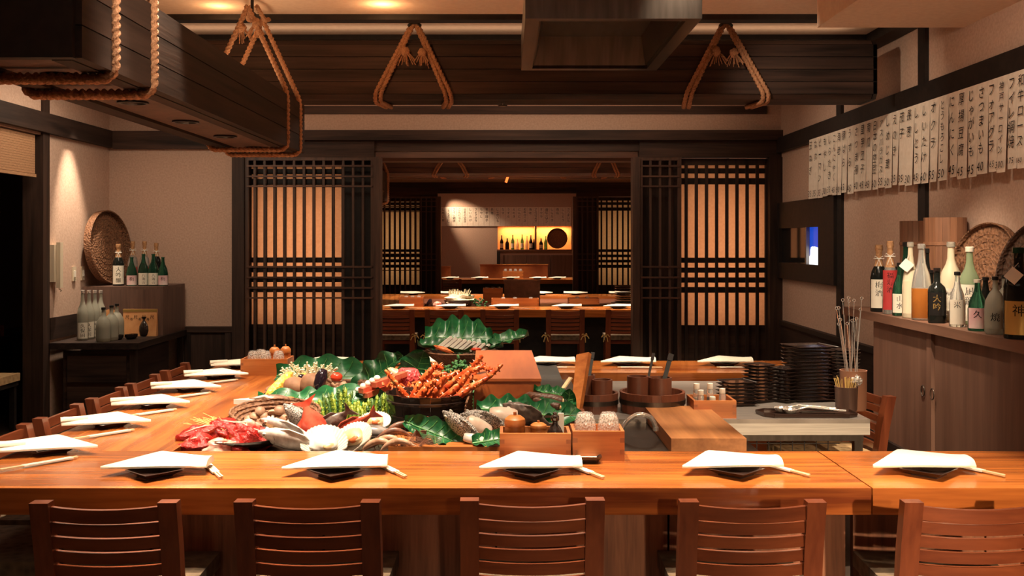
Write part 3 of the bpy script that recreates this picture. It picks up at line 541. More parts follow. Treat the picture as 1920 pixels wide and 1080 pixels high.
# exhaust hood
def hood(x0, x1, y0, y1, z, label):
    t = thing('exhaust_hood', label, 'exhaust hood', ((x0+x1)/2, (y0+y1)/2, z)); W, D = (x1-x0)/2, (y1-y0)/2
    def rim(nm, a):
        b = nbm(); box(b, *a); add(nm, b, M['steel_d'], t, bevel=.004)
    rim('front_fascia', (-W, W, -D, -D+.015, 0, .16)); rim('back_fascia', (-W, W, D-.015, D, 0, .16)); rim('side_fascia', (-W, -W+.015, -D+.015, D-.015, 0, .16)); rim('side_fascia', (W-.015, W, -D+.015, D-.015, 0, .16))
    for a in ((-W+.015, -W+.06, -D+.015, D-.015), (W-.06, W-.015, -D+.015, D-.015), (-W+.06, W-.06, -D+.015, -D+.05), (-W+.06, W-.06, D-.06, D-.015)): rim('lip', (*a, 0, .02))
    k = .66
    P0 = [(-W+.06,-D+.05,.02),(W-.06,-D+.05,.02),(W-.06,D-.06,.02),(-W+.06,D-.06,.02)]; P1 = [(x*k, y*k, .50) for x, y, _ in P0]
    for i in range(4):
        b = nbm(); A, B, C, Dd = [Vector(p) for p in (P0[i], P0[(i+1)%4], P1[(i+1)%4], P1[i])]; n = (B-A).cross(C-A).normalized()*.01
        hexa(b, [A, B, B-n, A-n, Dd, C, C-n, Dd-n]); add('inner_panel', b, M['steel_d'], t)
    b = nbm(); box(b, -W*k, W*k, -D*k, D*k, .49, .51); add('filter', b, M['steel_d'], t)
    b = nbm(); box(b, -W, W, -D, D, .16, .175); box(b, -W*.5, W*.5, -D*.5, D*.5, .175, .5); add('duct', b, M['steel_d'], t)
    return t
HOOD = hood(.075, .81, 4.21, 5.50, 2.50, 'stainless steel exhaust hood hanging above the griddle')
# ceiling light panel edge seen at the top, left of the hood

# ================================================================== counter
CZ = .74
def slab(name, x0, x1, y0, y1, mat, label, th=.09, bev=.006, z=CZ, cat='counter', planks=0):
    t = thing(name, label, cat, ((x0+x1)/2, (y0+y1)/2, z-th))
    W, D = (x1-x0)/2, (y1-y0)/2
    n = max(1, planks)
    for k in range(n):
        b = nbm()
        if mat == 'counter_x': box(b, -W, W, -D+2*D*k/n, -D+2*D*(k+1)/n-.0006, 0, th)
        else: box(b, -W+2*W*k/n, -W+2*W*(k+1)/n-.0006, -D, D, 0, th)
        add('plank', b, M[mat], t, bevel=bev if n == 1 else .0015)
    return t
def base_board(t, x0, x1, y0, y1, z0, z1, mat):
    l = t.location; b = nbm(); box(b, x0-l.x, x1-l.x, y0-l.y, y1-l.y, z0-l.z, z1-l.z); return add('base_board', b, M[mat], t, bevel=.003)
CA = slab('dining_counter', -1.94, 1.232, 3.43, 4.03, 'counter_x', 'long glossy orange wood counter in front, left of the joint', planks=2)
CB = slab('dining_counter', 1.238, 2.15, 3.43, 4.03, 'counter_x', 'glossy orange wood counter at front right, beyond the joint', planks=2)
CC = slab('dining_counter', -1.94, -1.33, 4.032, 7.05, 'counter_y', 'glossy wood counter running back along the left side', planks=3)
CD = slab('dining_counter', -1.328, 2.05, 6.41, 7.05, 'counter_x', 'glossy wood counter across the back of the cooking area', planks=2)
xs = [-1.60, -1.28, -.66, -.04, .58, 1.22]
for a, c in zip(xs, xs[1:]): base_board(CA, a+.004, c-.004, 3.645, 3.675, 0, .649, 'panel')
for a, c in ((1.24, 1.72), (1.72, 2.15)): base_board(CB, a+.004, c-.004, 3.645, 3.675, 0, .649, 'panel')
for k in range(5): base_board(CC, -1.60, -1.57, 4.06+.59*k, 4.06+.59*k+.582, 0, .649, 'panel')
for k in range(5): base_board(CD, -1.3+.66*k, -1.3+.66*k+.652, 6.43, 6.47, 0, .649, 'box_wood')
# cooking island inside the counter: lowered steel bed carrying the display
t = thing('cooking_island', 'low stainless work bed inside the counter, under the food display', 'worktop', (0, 5.2, 0))
b = nbm(); box(b, -1.325, 1.05, -1.165, -.30, .67, .70); box(b, -1.325, 0.40, -.30, 1.2, .67, .70); add('bed', b, M['steel_d'], t)
b = nbm(); box(b, -1.30, 1.03, -1.14, -.32, 0, .67); box(b, -1.30, .36, -.32, 1.18, 0, .67); add('body', b, M['stone'], t)
t = thing('steel_table', 'stainless steel side table carrying the tubs and plate stacks', 'table', (1.08, 5.52, 0))
b = nbm(); box(b, -.66, .66, -.66, .66, .70, .72); add('top', b, M['steel'], t, bevel=.003)
b = nbm(); box(b, -.66, .66, -.66, -.645, .645, .70); add('front_edge', b, M['steel_glare'], t, bevel=.002)
b = nbm(); box(b, -.64, .64, -.63, -.62, .61, .66); add('front_panel', b, M['steel_d'], t)
for x in (-.62, .62):
    for y in (-.6, .6):
        b = nbm(); box(b, x-.02, x+.02, y-.02, y+.02, 0, .70); add('leg', b, M['steel_d'], t)
b = nbm()
for k in range(20): box(b, -.60+.06*k, -.596+.06*k, -.40, -.396, .30, .60)
for k in range(8): box(b, -.6, .6, -.40, -.396, .31+.04*k, .314+.04*k)
add('wire_rack', b, M['black'], t)
# ================================================================== chairs
def make_chair(label, grp, fabric='fabric', cord=False):
    t = thing('dining_chair', label, 'chair', (0,0,0), 0, grp)
    W = .195                                          # half distance of the rear posts, back at y = 0, seat to y = .45
    for s in (-1, 1):                                 # rear posts: sabre-shaped, leaning back above the seat
        b = nbm(); prof = [(.10,0),(.03,.30),(.045,.45),(.02,.62),(-.015,.775)]
        for (ya, za), (yb_, zb) in zip(prof, prof[1:]):
            pass
        vs = []
        for i, (y, z) in enumerate(prof):
            tw = .029; dp = .023
            vs.append([b.verts.new((s*W+a*tw, y+c*dp, z)) for a, c in ((-1,-1),(1,-1),(1,1),(-1,1))])
        for A, B in zip(vs, vs[1:]):
            for k in range(4): b.faces.new((A[k], A[(k+1)%4], B[(k+1)%4], B[k]))
        b.faces.new(vs[0][::-1]); b.faces.new(vs[-1])
        add('leg', b, M['chair_z'], t, bevel=.010, seg=3, smooth=50)
        b = nbm(); box(b, s*.19-.019, s*.19+.019, .42, .458, 0, .41); add('leg', b, M['chair_z'], t, bevel=.005)
    def ypost(z):
        pr = [(.045,.45),(.02,.62),(-.015,.775)]
        for (ya, za), (yb_, zb) in zip(pr, pr[1:]):
            if z <= zb: return ya+(yb_-ya)*(z-za)/(zb-za)
        return -.015
    for k in range(6):                                # curved ladder slats
        z = .738-.0465*k; h = .042 if k == 0 else .034; y0 = ypost(z); b = nbm()
        n = 8; vs = []
        for i in range(n+1):
            u = i/n*2-1; x = u*(W-.026); y = y0-.002-.022*(1-u*u); sag = -.006*(1-u*u) if k == 0 else -.003*(1-u*u)
            vs.append([b.verts.new((x, y+a, z+sag+c)) for a, c in ((-.008,-h/2),(.008,-h/2),(.008,h/2),(-.008,h/2))])
        for A, B in zip(vs, vs[1:]):
            for q in range(4): b.faces.new((A[q], B[q], B[(q+1)%4], A[(q+1)%4]))
        b.faces.new(vs[0]); b.faces.new(vs[-1][::-1])
        add('slat', b, M['chair'], t, bevel=.004, smooth=40)
    b = nbm(); box(b, -.20, .20, .05, .45, .37, .415); add('seat_frame', b, M['chair'], t, bevel=.006)
    b = nbm(); box(b, -.225, .225, .03, .475, .416, .47); add('seat_cushion', b, M[fabric], t, bevel=.022, seg=3, smooth=50)
    for s in (-1, 1):
        b = nbm(); box(b, s*.19-.012, s*.19+.012, .09, .42, .17, .20); add('stretcher', b, M['chair'], t, bevel=.003)
    b = nbm(); box(b, -.18, .18, .24, .262, .172, .198); add('stretcher', b, M['chair'], t, bevel=.003)
    if cord:
        for s in (-1, 1):
            b = nbm(); c = Vector((s*.225, .02, .47))
            for k in range(5):
                a = k*1.3+s; tube(b, [c, c+Vector((.03*math.cos(a), -.02, .03*math.sin(a))), c+Vector((.05*math.cos(a), -.02, .05*math.sin(a)-.03))], .006, 5)
            add('cushion_tie', b, M['straw'], t, smooth=60)
    return t
names = ['leftmost', 'second from left', 'middle', 'second from right', 'rightmost']
CH = make_chair('reddish brown ladder-back dining chair, leftmost at the front counter', 'chairs at the front counter')
for i, (px, Yc) in enumerate(((197, 3.12), (577, 3.13), (998, 3.15), (1410, 3.13), (1830, 3.12))):
    o = CH if i == 0 else dup(CH, (0,0,0), 0, 'reddish brown ladder-back dining chair, %s of five at the front counter' % names[i])
    o.location = ((px-CX)*Yc/F, Yc+.015, 0); o.rotation_euler = (0, 0, (0.02, -.01, .01, -.012, -.03)[i])
for i, y in enumerate((3.72, 4.24, 4.78, 5.35, 5.88, 6.45)):
    dup(CH, (-2.10, y, 0), R(-90), 'dark ladder-back chair at the left counter, %s from the front' % ORD[i], 'chairs at the left counter')
IC = make_chair('ladder-back chair with beige seat inside the cooking area, by the right cabinet', None, 'fabric_l'); IC.location = (1.93, 5.42, 0); IC.rotation_euler = (0, 0, R(98))

# ================================================================== place settings
def plate_mesh(s=.075, h=.024, foot=.045, n=1):
    """square lacquer plate with flaring sides and a hollow"""
    b = nbm(); L = [(foot,0),(foot,.004),(s,h),(s-.004,h+.001),(s-.014,h-.008),(foot-.004,.008)]
    rings = [[b.verts.new((a*r, c*r, z)) for a, c in ((-1,-1),(1,-1),(1,1),(-1,1))] for r, z in L]
    for A, B in zip(rings, rings[1:]):
        for k in range(4): b.faces.new((A[k], A[(k+1)%4], B[(k+1)%4], B[k]))
    b.faces.new(rings[0][::-1]); b.faces.new(rings[-1]); return mesh('plate', b, bevel=.0015)
PM = plate_mesh()
def napkin_mesh(seed, mir=1):
    """folded napkin: flat pointed flag with a soft ridge, blunt rolled end at +x"""
    rn = random.Random(seed); b = nbm(); k1 = rn.uniform(-.012,.012)
    def outline(u):                 # u -1..1 left tip to right end: front and back edge
        t = (u+1)/2; yf = -.085+.010*t+.003*math.sin(u*4+seed); pk = .43+k1*4
        yb = -.08+(.255+k1)*t/pk if t < pk else (-.08+.255+k1)-.13*(t-pk)/(1-pk)
        return yf, yb
    nu, nv = 22, 8; top = []; bot = []
    for i in range(nu+1):
        u = i/nu*2-1; yf, yb = outline(u); rowt = []; rowb = []; x = .185*u+.006
        for j in range(nv+1):
            v = j/nv; y = yf+(yb-yf)*v; edge = min(v, 1-v)*2
            th = .006+.014*min(1, edge*3)**.5*(.25+.75*min(1, (u+1)*1.2))+.006*math.exp(-((v-.35)/.25)**2)*(1-u*u)
            if u > .75: th += .008*math.sin((v)*math.pi)*(u-.75)/.25
            z0 = .0
            rowt.append(b.verts.new((x*mir, y, z0+th))); rowb.append(b.verts.new((x*mir, y, z0)))
        top.append(rowt); bot.append(rowb)
    for i in range(nu):
        for j in range(nv):
            b.faces.new((top[i][j], top[i+1][j], top[i+1][j+1], top[i][j+1])); b.faces.new((bot[i][j], bot[i][j+1], bot[i+1][j+1], bot[i+1][j]))
        b.faces.new((top[i][0], bot[i][0], bot[i+1][0], top[i+1][0])); b.faces.new((top[i][nv], top[i+1][nv], bot[i+1][nv], bot[i][nv]))
    for j in range(nv):
        b.faces.new((top[0][j], top[0][j+1], bot[0][j+1], bot[0][j])); b.faces.new((top[nu][j], bot[nu][j], bot[nu][j+1], top[nu][j+1]))
    return mesh('napkin', b, smooth=50)
NM = [napkin_mesh(s) for s in (1, 2, 3)]; NML = [napkin_mesh(s, -1) for s in (1, 2, 3)]
# roll: small spiral end of the cloth
def roll_mesh():
    b = nbm(); pts = []
    for k in range(15):
        a = k/14*2.1*math.pi; r = .016-.0045*k/14
        pts.append((.0, r*math.cos(a), .016+r*math.sin(a)))
    A = [b.verts.new(Vector(p)+Vector((-.10, .0, 0))) for p in pts]; B = [b.verts.new(Vector(p)+Vector((.012, 0, 0))) for p in pts]
    A2 = [b.verts.new(v.co*1+Vector((0, 0, .002))) for v in A]; B2 = [b.verts.new(v.co+Vector((0, 0, .002))) for v in B]
    for k in range(14):
        b.faces.new((A[k], A[k+1], B[k+1], B[k])); b.faces.new((A2[k], B2[k], B2[k+1], A2[k+1])); b.faces.new((B[k], B[k+1], B2[k+1], B2[k])); b.faces.new((A[k], A2[k], A2[k+1], A[k+1]))
    return mesh('rolled_edge', b, smooth=60)
RM = roll_mesh()
def chop_parts(L=.26):
    b = nbm(); bar(b, (0,-L*.5,.008), (0,L*.22,.008), .026, .006); sl = mesh('sleeve', b, bevel=.002)
    b = nbm(); bar(b, (-.005,-L*.5-.085,.008), (-.005,L*.3,.008), .006, .006); bar(b, (.005,-L*.5-.08,.008), (.005,L*.3,.008), .006, .006); return sl, mesh('sticks', b)
SLV, STK = chop_parts()
b = nbm(); prism(b, [(-.02,0),(.02,0),(.018,.008),(.006,.006),(-.006,.006),(-.018,.008)], -.008, .008); RESTM = mesh('chopstick_rest', b)
def setting(cx, cy, rz, where, grp, seed, z=CZ, s=1.0, chop=(.21, -.035, 35), rolled=False, nz=.027, napkin_only=False, noff=(0, .085), nrz=None):
    E = Matrix.Rotation(rz, 4, 'Z'); c = Vector((cx, cy, z))
    rn = random.Random(seed)
    if not napkin_only:
        p = add('plate', PM, M['lacquer_b'], None, c, (0,0,rz+R(45+rn.uniform(-4,4)))); tag(p, 'square dark lacquer plate under the napkin, %s' % where, 'plate', 'plates '+grp)
    n = thing('napkin', 'folded cream cloth napkin on a dark plate, %s' % where, 'napkin', c+E @ Vector((noff[0], noff[1], nz)), (rz if nrz is None else nrz)+R(rn.uniform(-4,4)), 'napkins '+grp)
    add('cloth', (NML if rolled else NM)[seed % 3], M['napkin'], n)
    if rolled: add('rolled_edge', RM, M['napkin'], n, (-.185, -.055, .002), (0,0,R(190)))
    if chop:
        k = thing('chopsticks', 'chopsticks in a white paper sleeve, %s' % where, 'chopsticks', c+E @ Vector((chop[0], chop[1], 0)), rz+R(chop[2]), 'chopsticks '+grp)
        add('sleeve', SLV, M['white'], k); add('sticks', STK, M['stick'], k)
fn = ['leftmost on the front counter', 'second from left on the front counter', 'middle of the front counter', 'second from right on the front counter', 'rightmost on the front counter']
for i, (px, py) in enumerate(((290, 893), (630, 893), (998, 893), (1380, 891), (1742, 891))):
    q = onz(px, py, CZ); setting(q.x, q.y, R((0, 2, -1, 3, 2)[i]), fn[i], 'on the front counter', i, chop=(.15, .14, 28), noff=(-.015, .085))
for i, (x, y) in enumerate(((-1.80, 4.00), (-1.79, 4.56), (-1.78, 5.10), (-1.77, 5.64), (-1.76, 6.16), (-1.75, 6.66))):
    setting(x, y, 0, '%s from the front along left counter' % ORD[i], 'along the left counter', i+1, chop=(.10, -.17, -40), rolled=True, noff=(.0, .0), nrz=R(14))
for i, (x, wh) in enumerate(((-1.22, 'beside the wooden box at far left'), (-.62, 'behind the big leaf'), (.26, 'beside the slate strip'), (.80, 'behind the wooden tubs'), (1.45, 'before the right lattice screen'))):
    setting(x, 6.76, 0, wh, 'on the back counter', i, chop=(.0, -.13, 88), noff=(0, .06))
# ================================================================== cypress boxes with condiments
def masu(x0, x1, yf, dep, z, h, label, grp='cypress boxes'):
    t = thing('wooden_box', label, 'box', ((x0+x1)/2, yf+dep/2, z), 0, grp); W, D = (x1-x0)/2, dep/2; th = .012
    for nm, a in (('front_board', (-W, W, -D, -D+th)), ('back_board', (-W, W, D-th, D))):
        b = nbm(); box(b, *a, 0, h); add(nm, b, M['masu'], t, bevel=.0015)
    for nm, a in (('side_board', (-W, -W+th, -D+th, D-th)), ('side_board', (W-th, W, -D+th, D-th))):
        b = nbm(); box(b, *a, 0, h); add(nm, b, M['masu_end'], t, bevel=.0015)
    b = nbm(); box(b, -W+th, W-th, -D+th, D-th, .004, .012); add('bottom', b, M['masu'], t)
    for s in (-1, 1):                                  # dovetail keys showing as darker squares on the front
        for k in range(2):
            b = nbm(); zz = h*(.22+.40*k); box(b, s*W-(.018 if s > 0 else 0), s*W+(.018 if s < 0 else 0), -D-.0012, -D+.001, zz, zz+h*.16); add('joint_key', b, M['masu_end'], t)
    return t
masu(-.0285, .243, 3.86, .155, CZ, .103, 'wide cypress box with pots and soy bottle on the front counter')
masu(.249, .446, 3.85, .160, CZ, .113, 'small cypress box of upturned glasses on the front counter')
masu(-1.65, -1.36, 6.27, .19, CZ, .103, 'cypress box of glasses at the far end of left counter')
masu(.90, 1.105, 4.885, .20, .72, .085, 'cypress box of spice jars on the steel table')
def tumbler(loc, label, r=.042, h=.085, grp='upturned glasses'):
    b = nbm(); lathe(b, [(r*.93,0),(r*.98,0),(r,.003),(r*.99,h*.45),(r*.86,h*.78),(r*.72,h*.93),(r*.60,h),(0,h),(0,h*.93),(r*.55,h*.92),(r*.80,h*.74),(r*.94,h*.45),(r*.95,.004)], 22, cap=False)
    return tag(add('tumbler', b, M['cut_glass'], None, loc, smooth=50), label, 'glass', grp)
bz = CZ+.012
for k, (x, w_) in enumerate(((.302, 'left'), (.393, 'right'))): tumbler((x, 3.93, bz+.061), 'upturned cut glass tumbler, %s of two in the small cypress box' % w_, .044, .098)
b = nbm(); box(b, .262, .433, 3.864, 3.996, bz, bz+.06); tag(add('folded_cloth', b, M['masu'], bevel=.004), 'folded liner under the upturned glasses in small box', 'liner')
for k, (x, y) in enumerate(((-1.59, 6.34), (-1.51, 6.335), (-1.43, 6.34), (-1.56, 6.415))): tumbler((x, y, bz+.061), 'upturned glass tumbler, %s from left in the far left box' % ORD[k] if k < 3 else 'upturned glass tumbler behind the others in the far left box', .036, .075)
b = nbm(); box(b, -1.635, -1.375, 6.284, 6.445, bz, bz+.06); tag(add('folded_cloth', b, M['masu'], bevel=.004), 'folded liner under the glasses in the far left box', 'liner')
def pot(loc, label, r=.036, h=.05, body='masu', lid='masu', spoon=True, grp='lidded pots'):
    t = thing('condiment_pot', label, 'pot', loc, 0, grp)
    b = nbm(); lathe(b, [(r*.7,0),(r*.95,.006),(r,h*.35),(r*.96,h*.62),(r*.99,h*.64),(r*.0,h*.64)], 22); add('body', b, M[body], t, smooth=40)
    b = nbm(); lathe(b, [(r*1.0,h*.65),(r*1.05,h*.78),(r*.98,h*1.0),(r*.6,h*1.17),(r*.16,h*1.2),(r*.16,h*1.36),(0,h*1.38)], 22); add('lid', b, M[lid], t, smooth=40)
    return t
pot((.030, 3.94, bz+.061), 'round orange lidded pot at left of the wide box', .040, .072); pot((.122, 3.955, bz+.061), 'low orange lidded pot in the middle of the wide box', .032, .046)
pot((-1.475, 6.425, bz+.061), 'orange lidded pot behind the glasses, left of the far box', .032, .075); pot((-1.405, 6.425, bz+.061), 'orange lidded pot behind the glasses, right of the far box', .032, .078)
b = nbm(); box(b, -.014, .229, 3.875, 4.0, bz, bz+.06); tag(add('black_tray', b, M['lacquer'], bevel=.003), 'flat black tray lining the wide cypress box', 'tray')
pz = bz+.085
for x in (-1.46, -1.40): pass
t = thing('soy_bottle', 'small glossy black soy bottle in the wide cypress box', 'bottle', (.185, 3.925, bz+.061))
b = nbm(); lathe(b, [(.022,0),(.029,.006),(.031,.022),(.022,.042),(.011,.055),(.010,.066)], 20); add('body', b, M['lacquer'], t, smooth=50)
b = nbm(); lathe(b, [(.014,.066),(.017,.072),(.016,.086),(.007,.092),(.009,.099),(0,.102)], 18); add('stopper', b, M['lacquer'], t, smooth=50)
b = nbm(); box(b, .20, .222, 3.965, 3.975, bz+.061, bz+.15); tag(add('card', b, M['white']), 'small white card standing behind the soy bottle', 'card')
# soy dish and small condiment dish in front of the small box
t = thing('sauce_dish', 'small black dish of sauce with white inlay before the small box', 'dish', onz(1103, 867, CZ))
b = nbm(); L = [(.030,.022,0),(.046,.032,.018),(.050,.036,.026),(.047,.033,.027),(.036,.024,.016)]
rings = [[b.verts.new((a*rx, c*ry, z)) for a, c in ((-1,-.7),(-.7,-1),(.7,-1),(1,-.7),(1,.7),(.7,1),(-.7,1),(-1,.7))] for rx, ry, z in L]
for A, B in zip(rings, rings[1:]):
    for k in range(8): b.faces.new((A[k], A[(k+1)%8], B[(k+1)%8], B[k]))
b.faces.new(rings[0][::-1]); b.faces.new(rings[-1]); add('body', b, M['lacquer'], t, smooth=30)
b = nbm(); box(b, -.033, .033, -.021, .021, .0165, .0185); add('packet', b, M['white'], t)
b = nbm(); box(b, -.009, .006, -.006, .003, .0186, .0196); add('red_mark', b, M['tomato'], t)
t = thing('sauce_dish', 'small black sauce dish beside the far left box', 'dish', (-1.71, 6.25, CZ)); b = nbm(); lathe(b, [(.026,0),(.042,.02),(.040,.021),(.024,.006),(0,.006)], 14); add('body', b, M['lacquer'], t, smooth=40)
# spice jars
for k, (x, y, h, m, nm) in enumerate(((.94, 5.03, .135, 'label', 'far left'), (.945, 4.95, .115, 'carrot', 'front left'), (1.005, 5.02, .138, 'g_dark', 'far middle'), (1.00, 4.935, .085, 'label', 'front middle, lowest'), (1.055, 4.97, .12, 'white', 'right'))):
    t = thing('spice_jar', 'small glass spice jar with white cap, %s in the jar box' % nm, 'jar', (x, y, .732), 0, 'spice jars'); r = .017
    b = nbm(); lathe(b, [(r*.9,0),(r,.004),(r,h*.72),(r*.8,h*.8)], 14); add('glass', b, M['g_clear'], t, smooth=40)
    b = nbm(); lathe(b, [(r*.8,.005),(r*.8,h*.5),(0,h*.5)], 12); add('contents', b, M[m], t, smooth=40)
    b = nbm(); lathe(b, [(r*.85,h*.8),(r*.9,h*.82),(r*.85,h),(0,h*1.02)], 14); add('cap', b, M['white'], t, smooth=40)
# ================================================================== work things on the right of the island
t = thing('serving_chest', 'large red-orange wooden chest with sloping lid amid the food display', 'chest', (0, 4.98, .70))
b = nbm(); Y0, Y1 = -.13, .32
hexa(b, [(-.158,Y0,0),(.160,Y0,0),(.125,Y1,0),(-.160,Y1,0),(-.158,Y0,.20),(.160,Y0,.20),(.125,Y1,.285),(-.160,Y1,.285)]); add('body', b, M['box_wood'], t, bevel=.003)
b = nbm(); hexa(b, [(-.162,Y0-.004,.203),(.164,Y0-.004,.203),(.128,Y1+.004,.288),(-.164,Y1+.004,.288),(-.162,Y0-.004,.217),(.164,Y0-.004,.217),(.128,Y1+.004,.303),(-.164,Y1+.004,.303)]); add('lid', b, M['box_wood'], t, bevel=.003)
t = thing('slate_strip', 'long black slate strip lying across the back counter', 'slate', (.257, 6.1, .741)); b = nbm(); box(b, -.068, .068, -.8, .93, 0, .012); add('stone', b, M['stone'], t, bevel=.002)
for y in (-.72, -.2): b = nbm(); box(b, -.05, .05, y-.02, y+.02, -.041, 0); add('foot', b, M['stone'], t)
# paddle boards leaning
t = thing('wooden_paddle', 'broad orange wooden paddle standing upright beside the tubs', 'paddle', onz(1080, 795, .70)+Vector((0,.06,0)))
b = nbm(); Mx = Matrix.Rotation(R(9), 4, 'Y') @ Matrix.Rotation(R(-20), 4, 'X') @ Matrix.Rotation(R(-30), 4, 'Z'); prism(b, [(-.020,0),(.020,0),(.034,.345),(-.030,.33)], -.019, .019, Mx @ Matrix(((1,0,0,0),(0,0,1,0),(0,1,0,0),(0,0,0,1)))); add('blade', b, M['masu'], t, bevel=.002)
t = thing('wooden_spatula', 'slim wooden spatula leaning against the broad paddle', 'spatula', onz(1040, 775, .70)); b = nbm(); bar(b, (-.06,-.06,.02), (.055,.03,.135), .012, .008); add('handle', b, M['stick'], t, bevel=.002)
b = nbm(); bar(b, (.045,.022,.125), (.085,.05,.175), .026, .007); add('blade', b, M['stick'], t, bevel=.002)
# tubs with cups
def tub(c, r, h, label, cups):
    t = thing('wooden_tub', label, 'tub', c, 0, 'wooden tubs'); n = 22
    for k in range(n):
        a0, a1 = 2*math.pi*k/n, 2*math.pi*(k+.985)/n; b = nbm(); ri = r-.014
        hexa(b, [(r*.96*math.cos(a0), r*.96*math.sin(a0), 0), (r*.96*math.cos(a1), r*.96*math.sin(a1), 0), (ri*.96*math.cos(a1), ri*.96*math.sin(a1), 0), (ri*.96*math.cos(a0), ri*.96*math.sin(a0), 0),
                 (r*math.cos(a0), r*math.sin(a0), h), (r*math.cos(a1), r*math.sin(a1), h), (ri*math.cos(a1), ri*math.sin(a1), h), (ri*math.cos(a0), ri*math.sin(a0), h)]); add('stave', b, M['tub'], t)
    b = nbm(); lathe(b, [(r*.95,0),(r*.95,.012),(0,.012)], 22); add('bottom', b, M['tub'], t)
    b = nbm(); lathe(b, [(r*.985,h*.42),(r*1.005,h*.42),(r*1.01,h*.66),(r*.99,h*.66)], 32, ring=True); add('hoop', b, M['steel_d'], t, smooth=40)
    for dx, dy, cr, ch, lb in cups:
        b = nbm(); lathe(b, [(cr*.92,0),(cr,.004),(cr,ch),(cr-.008,ch),(cr-.010,.02),(0,.02)], 24); tag(add('wooden_cup', b, M['tub'], None, Vector(c)+Vector((dx,dy,.013)), smooth=40), lb, 'cup', 'wooden cups in the tubs')
    return t
TB2 = atY(1225, 740, 5.06); TB1 = atY(1116, 740, 5.06)
tub((TB2.x, 5.10, .72), .165, .10, 'wide wooden tub with steel hoop, right of the pair', ((-.075,-.02,.054,.165,'left wooden cup standing in the right tub'), (.035,-.03,.058,.16,'right wooden cup standing in the right tub, holding a dark spatula')))
tub((TB1.x, 5.10, .72), .120, .095, 'wooden tub with steel hoop, left of the pair behind the paddle', ((-.045,.03,.050,.165,'taller wooden cup at the back of the left tub'), (.035,-.035,.052,.15,'wooden cup at the front right of the left tub')))
for lb, p, q, w_ in (('dark metal turner standing in the right tub, slender handle', (TB2.x-.03, 5.10, .84), (TB2.x+.015, 5.16, 1.0), .012), ('dark metal turner with broad handle standing in the right cup', (TB2.x+.045, 5.07, .84), (TB2.x+.10, 5.13, 1.0), .022), ('dark metal turner leaning behind the broad wooden paddle', (TB1.x-.03, 5.13, .85), (TB1.x-.0, 5.20, 1.0), .016)):
    t = thing('metal_turner', lb, 'turner', p, 0, 'metal turners in the tubs'); b = nbm(); d = Vector(q)-Vector(p); bar(b, (0,0,0), d, w_, .005, (0,1,0)); add('blade', b, M['stone'], t, bevel=.001); b = nbm(); bar(b, d*.82, d*1.02, w_*1.25, .010, (0,1,0)); add('handle', b, M['black'], t, bevel=.002)
# cutting board
t = thing('cutting_board', 'thick worn wooden cutting board in front of the tubs', 'cutting board', (.83, 4.56, .701)); b = nbm(); box(b, -.155, .155, -.39, .43, 0, .062); add('block', b, M['board'], t, bevel=.008, seg=2, smooth=40)
# faucet
t = thing('faucet', 'chrome gooseneck faucet beside the cutting board', 'faucet', (.50, 4.48, .701)); b = nbm()
pts = [(0,0,0),(0,0,.02),(.01,0,.05),(.035,0,.085),(.07,0,.107),(.105,0,.108),(.135,0,.095),(.15,0,.07),(.157,0,.045)]
pts = [(-.02,0,0.0)]+pts[1:]
tube(b, smooth_path(pts, .012, .02), .0105, 12); add('spout', b, M['chrome'], t, smooth=60)
b = nbm(); lathe(b, [(.03,0),(.03,.008),(.018,.014),(.014,.03),(0,.03)], 18, Matrix.Translation((-.02,0,0))); add('base', b, M['chrome'], t, smooth=40)
b = nbm(); lathe(b, [(.013,0),(.013,.016),(0,.016)], 14, Matrix.Translation((.157,0,.036))); add('nozzle', b, M['chrome'], t, smooth=40)
# stacked lacquer plates
PS = plate_mesh(.083, .0125, .05); PS2 = plate_mesh(.068, .0125, .04); PS3 = plate_mesh(.118, .0135, .075)
b = nbm(); lathe(b, [(.045,0),(.085,.010),(.092,.0125),(.088,.0128),(.06,.006),(0,.006)], 6); PS4 = mesh('plate', b)
def stack(px, pyb, n, pm, dz, rz, nm, z=.721):
    q = onz(px, pyb, z)
    for k in range(n):
        o = add('plate', pm, M['lacquer'], None, (q.x+random.uniform(-.002,.002), q.y, z+k*dz), (0,0,R(rz+random.uniform(-3,3))))
        tag(o, 'black lacquer plate, %s from the bottom of %s' % (ORD[k], nm), 'plate', 'stacked lacquer plates')
stack(1381, 758, 7, PS, .0185, 12, 'the lowest stack next to the jar box')
stack(1424, 752, 11, PS2, .0185, 30, 'the second stack from the jar box')
stack(1470, 752, 10, PS2, .0185, 40, 'the third stack from the jar box')
stack(1517, 748, 16, PS3, .0185, 8, 'the tallest stack')
stack(1582, 746, 15, PS4, .0180, 0, 'the many-sided stack behind the clay pot')
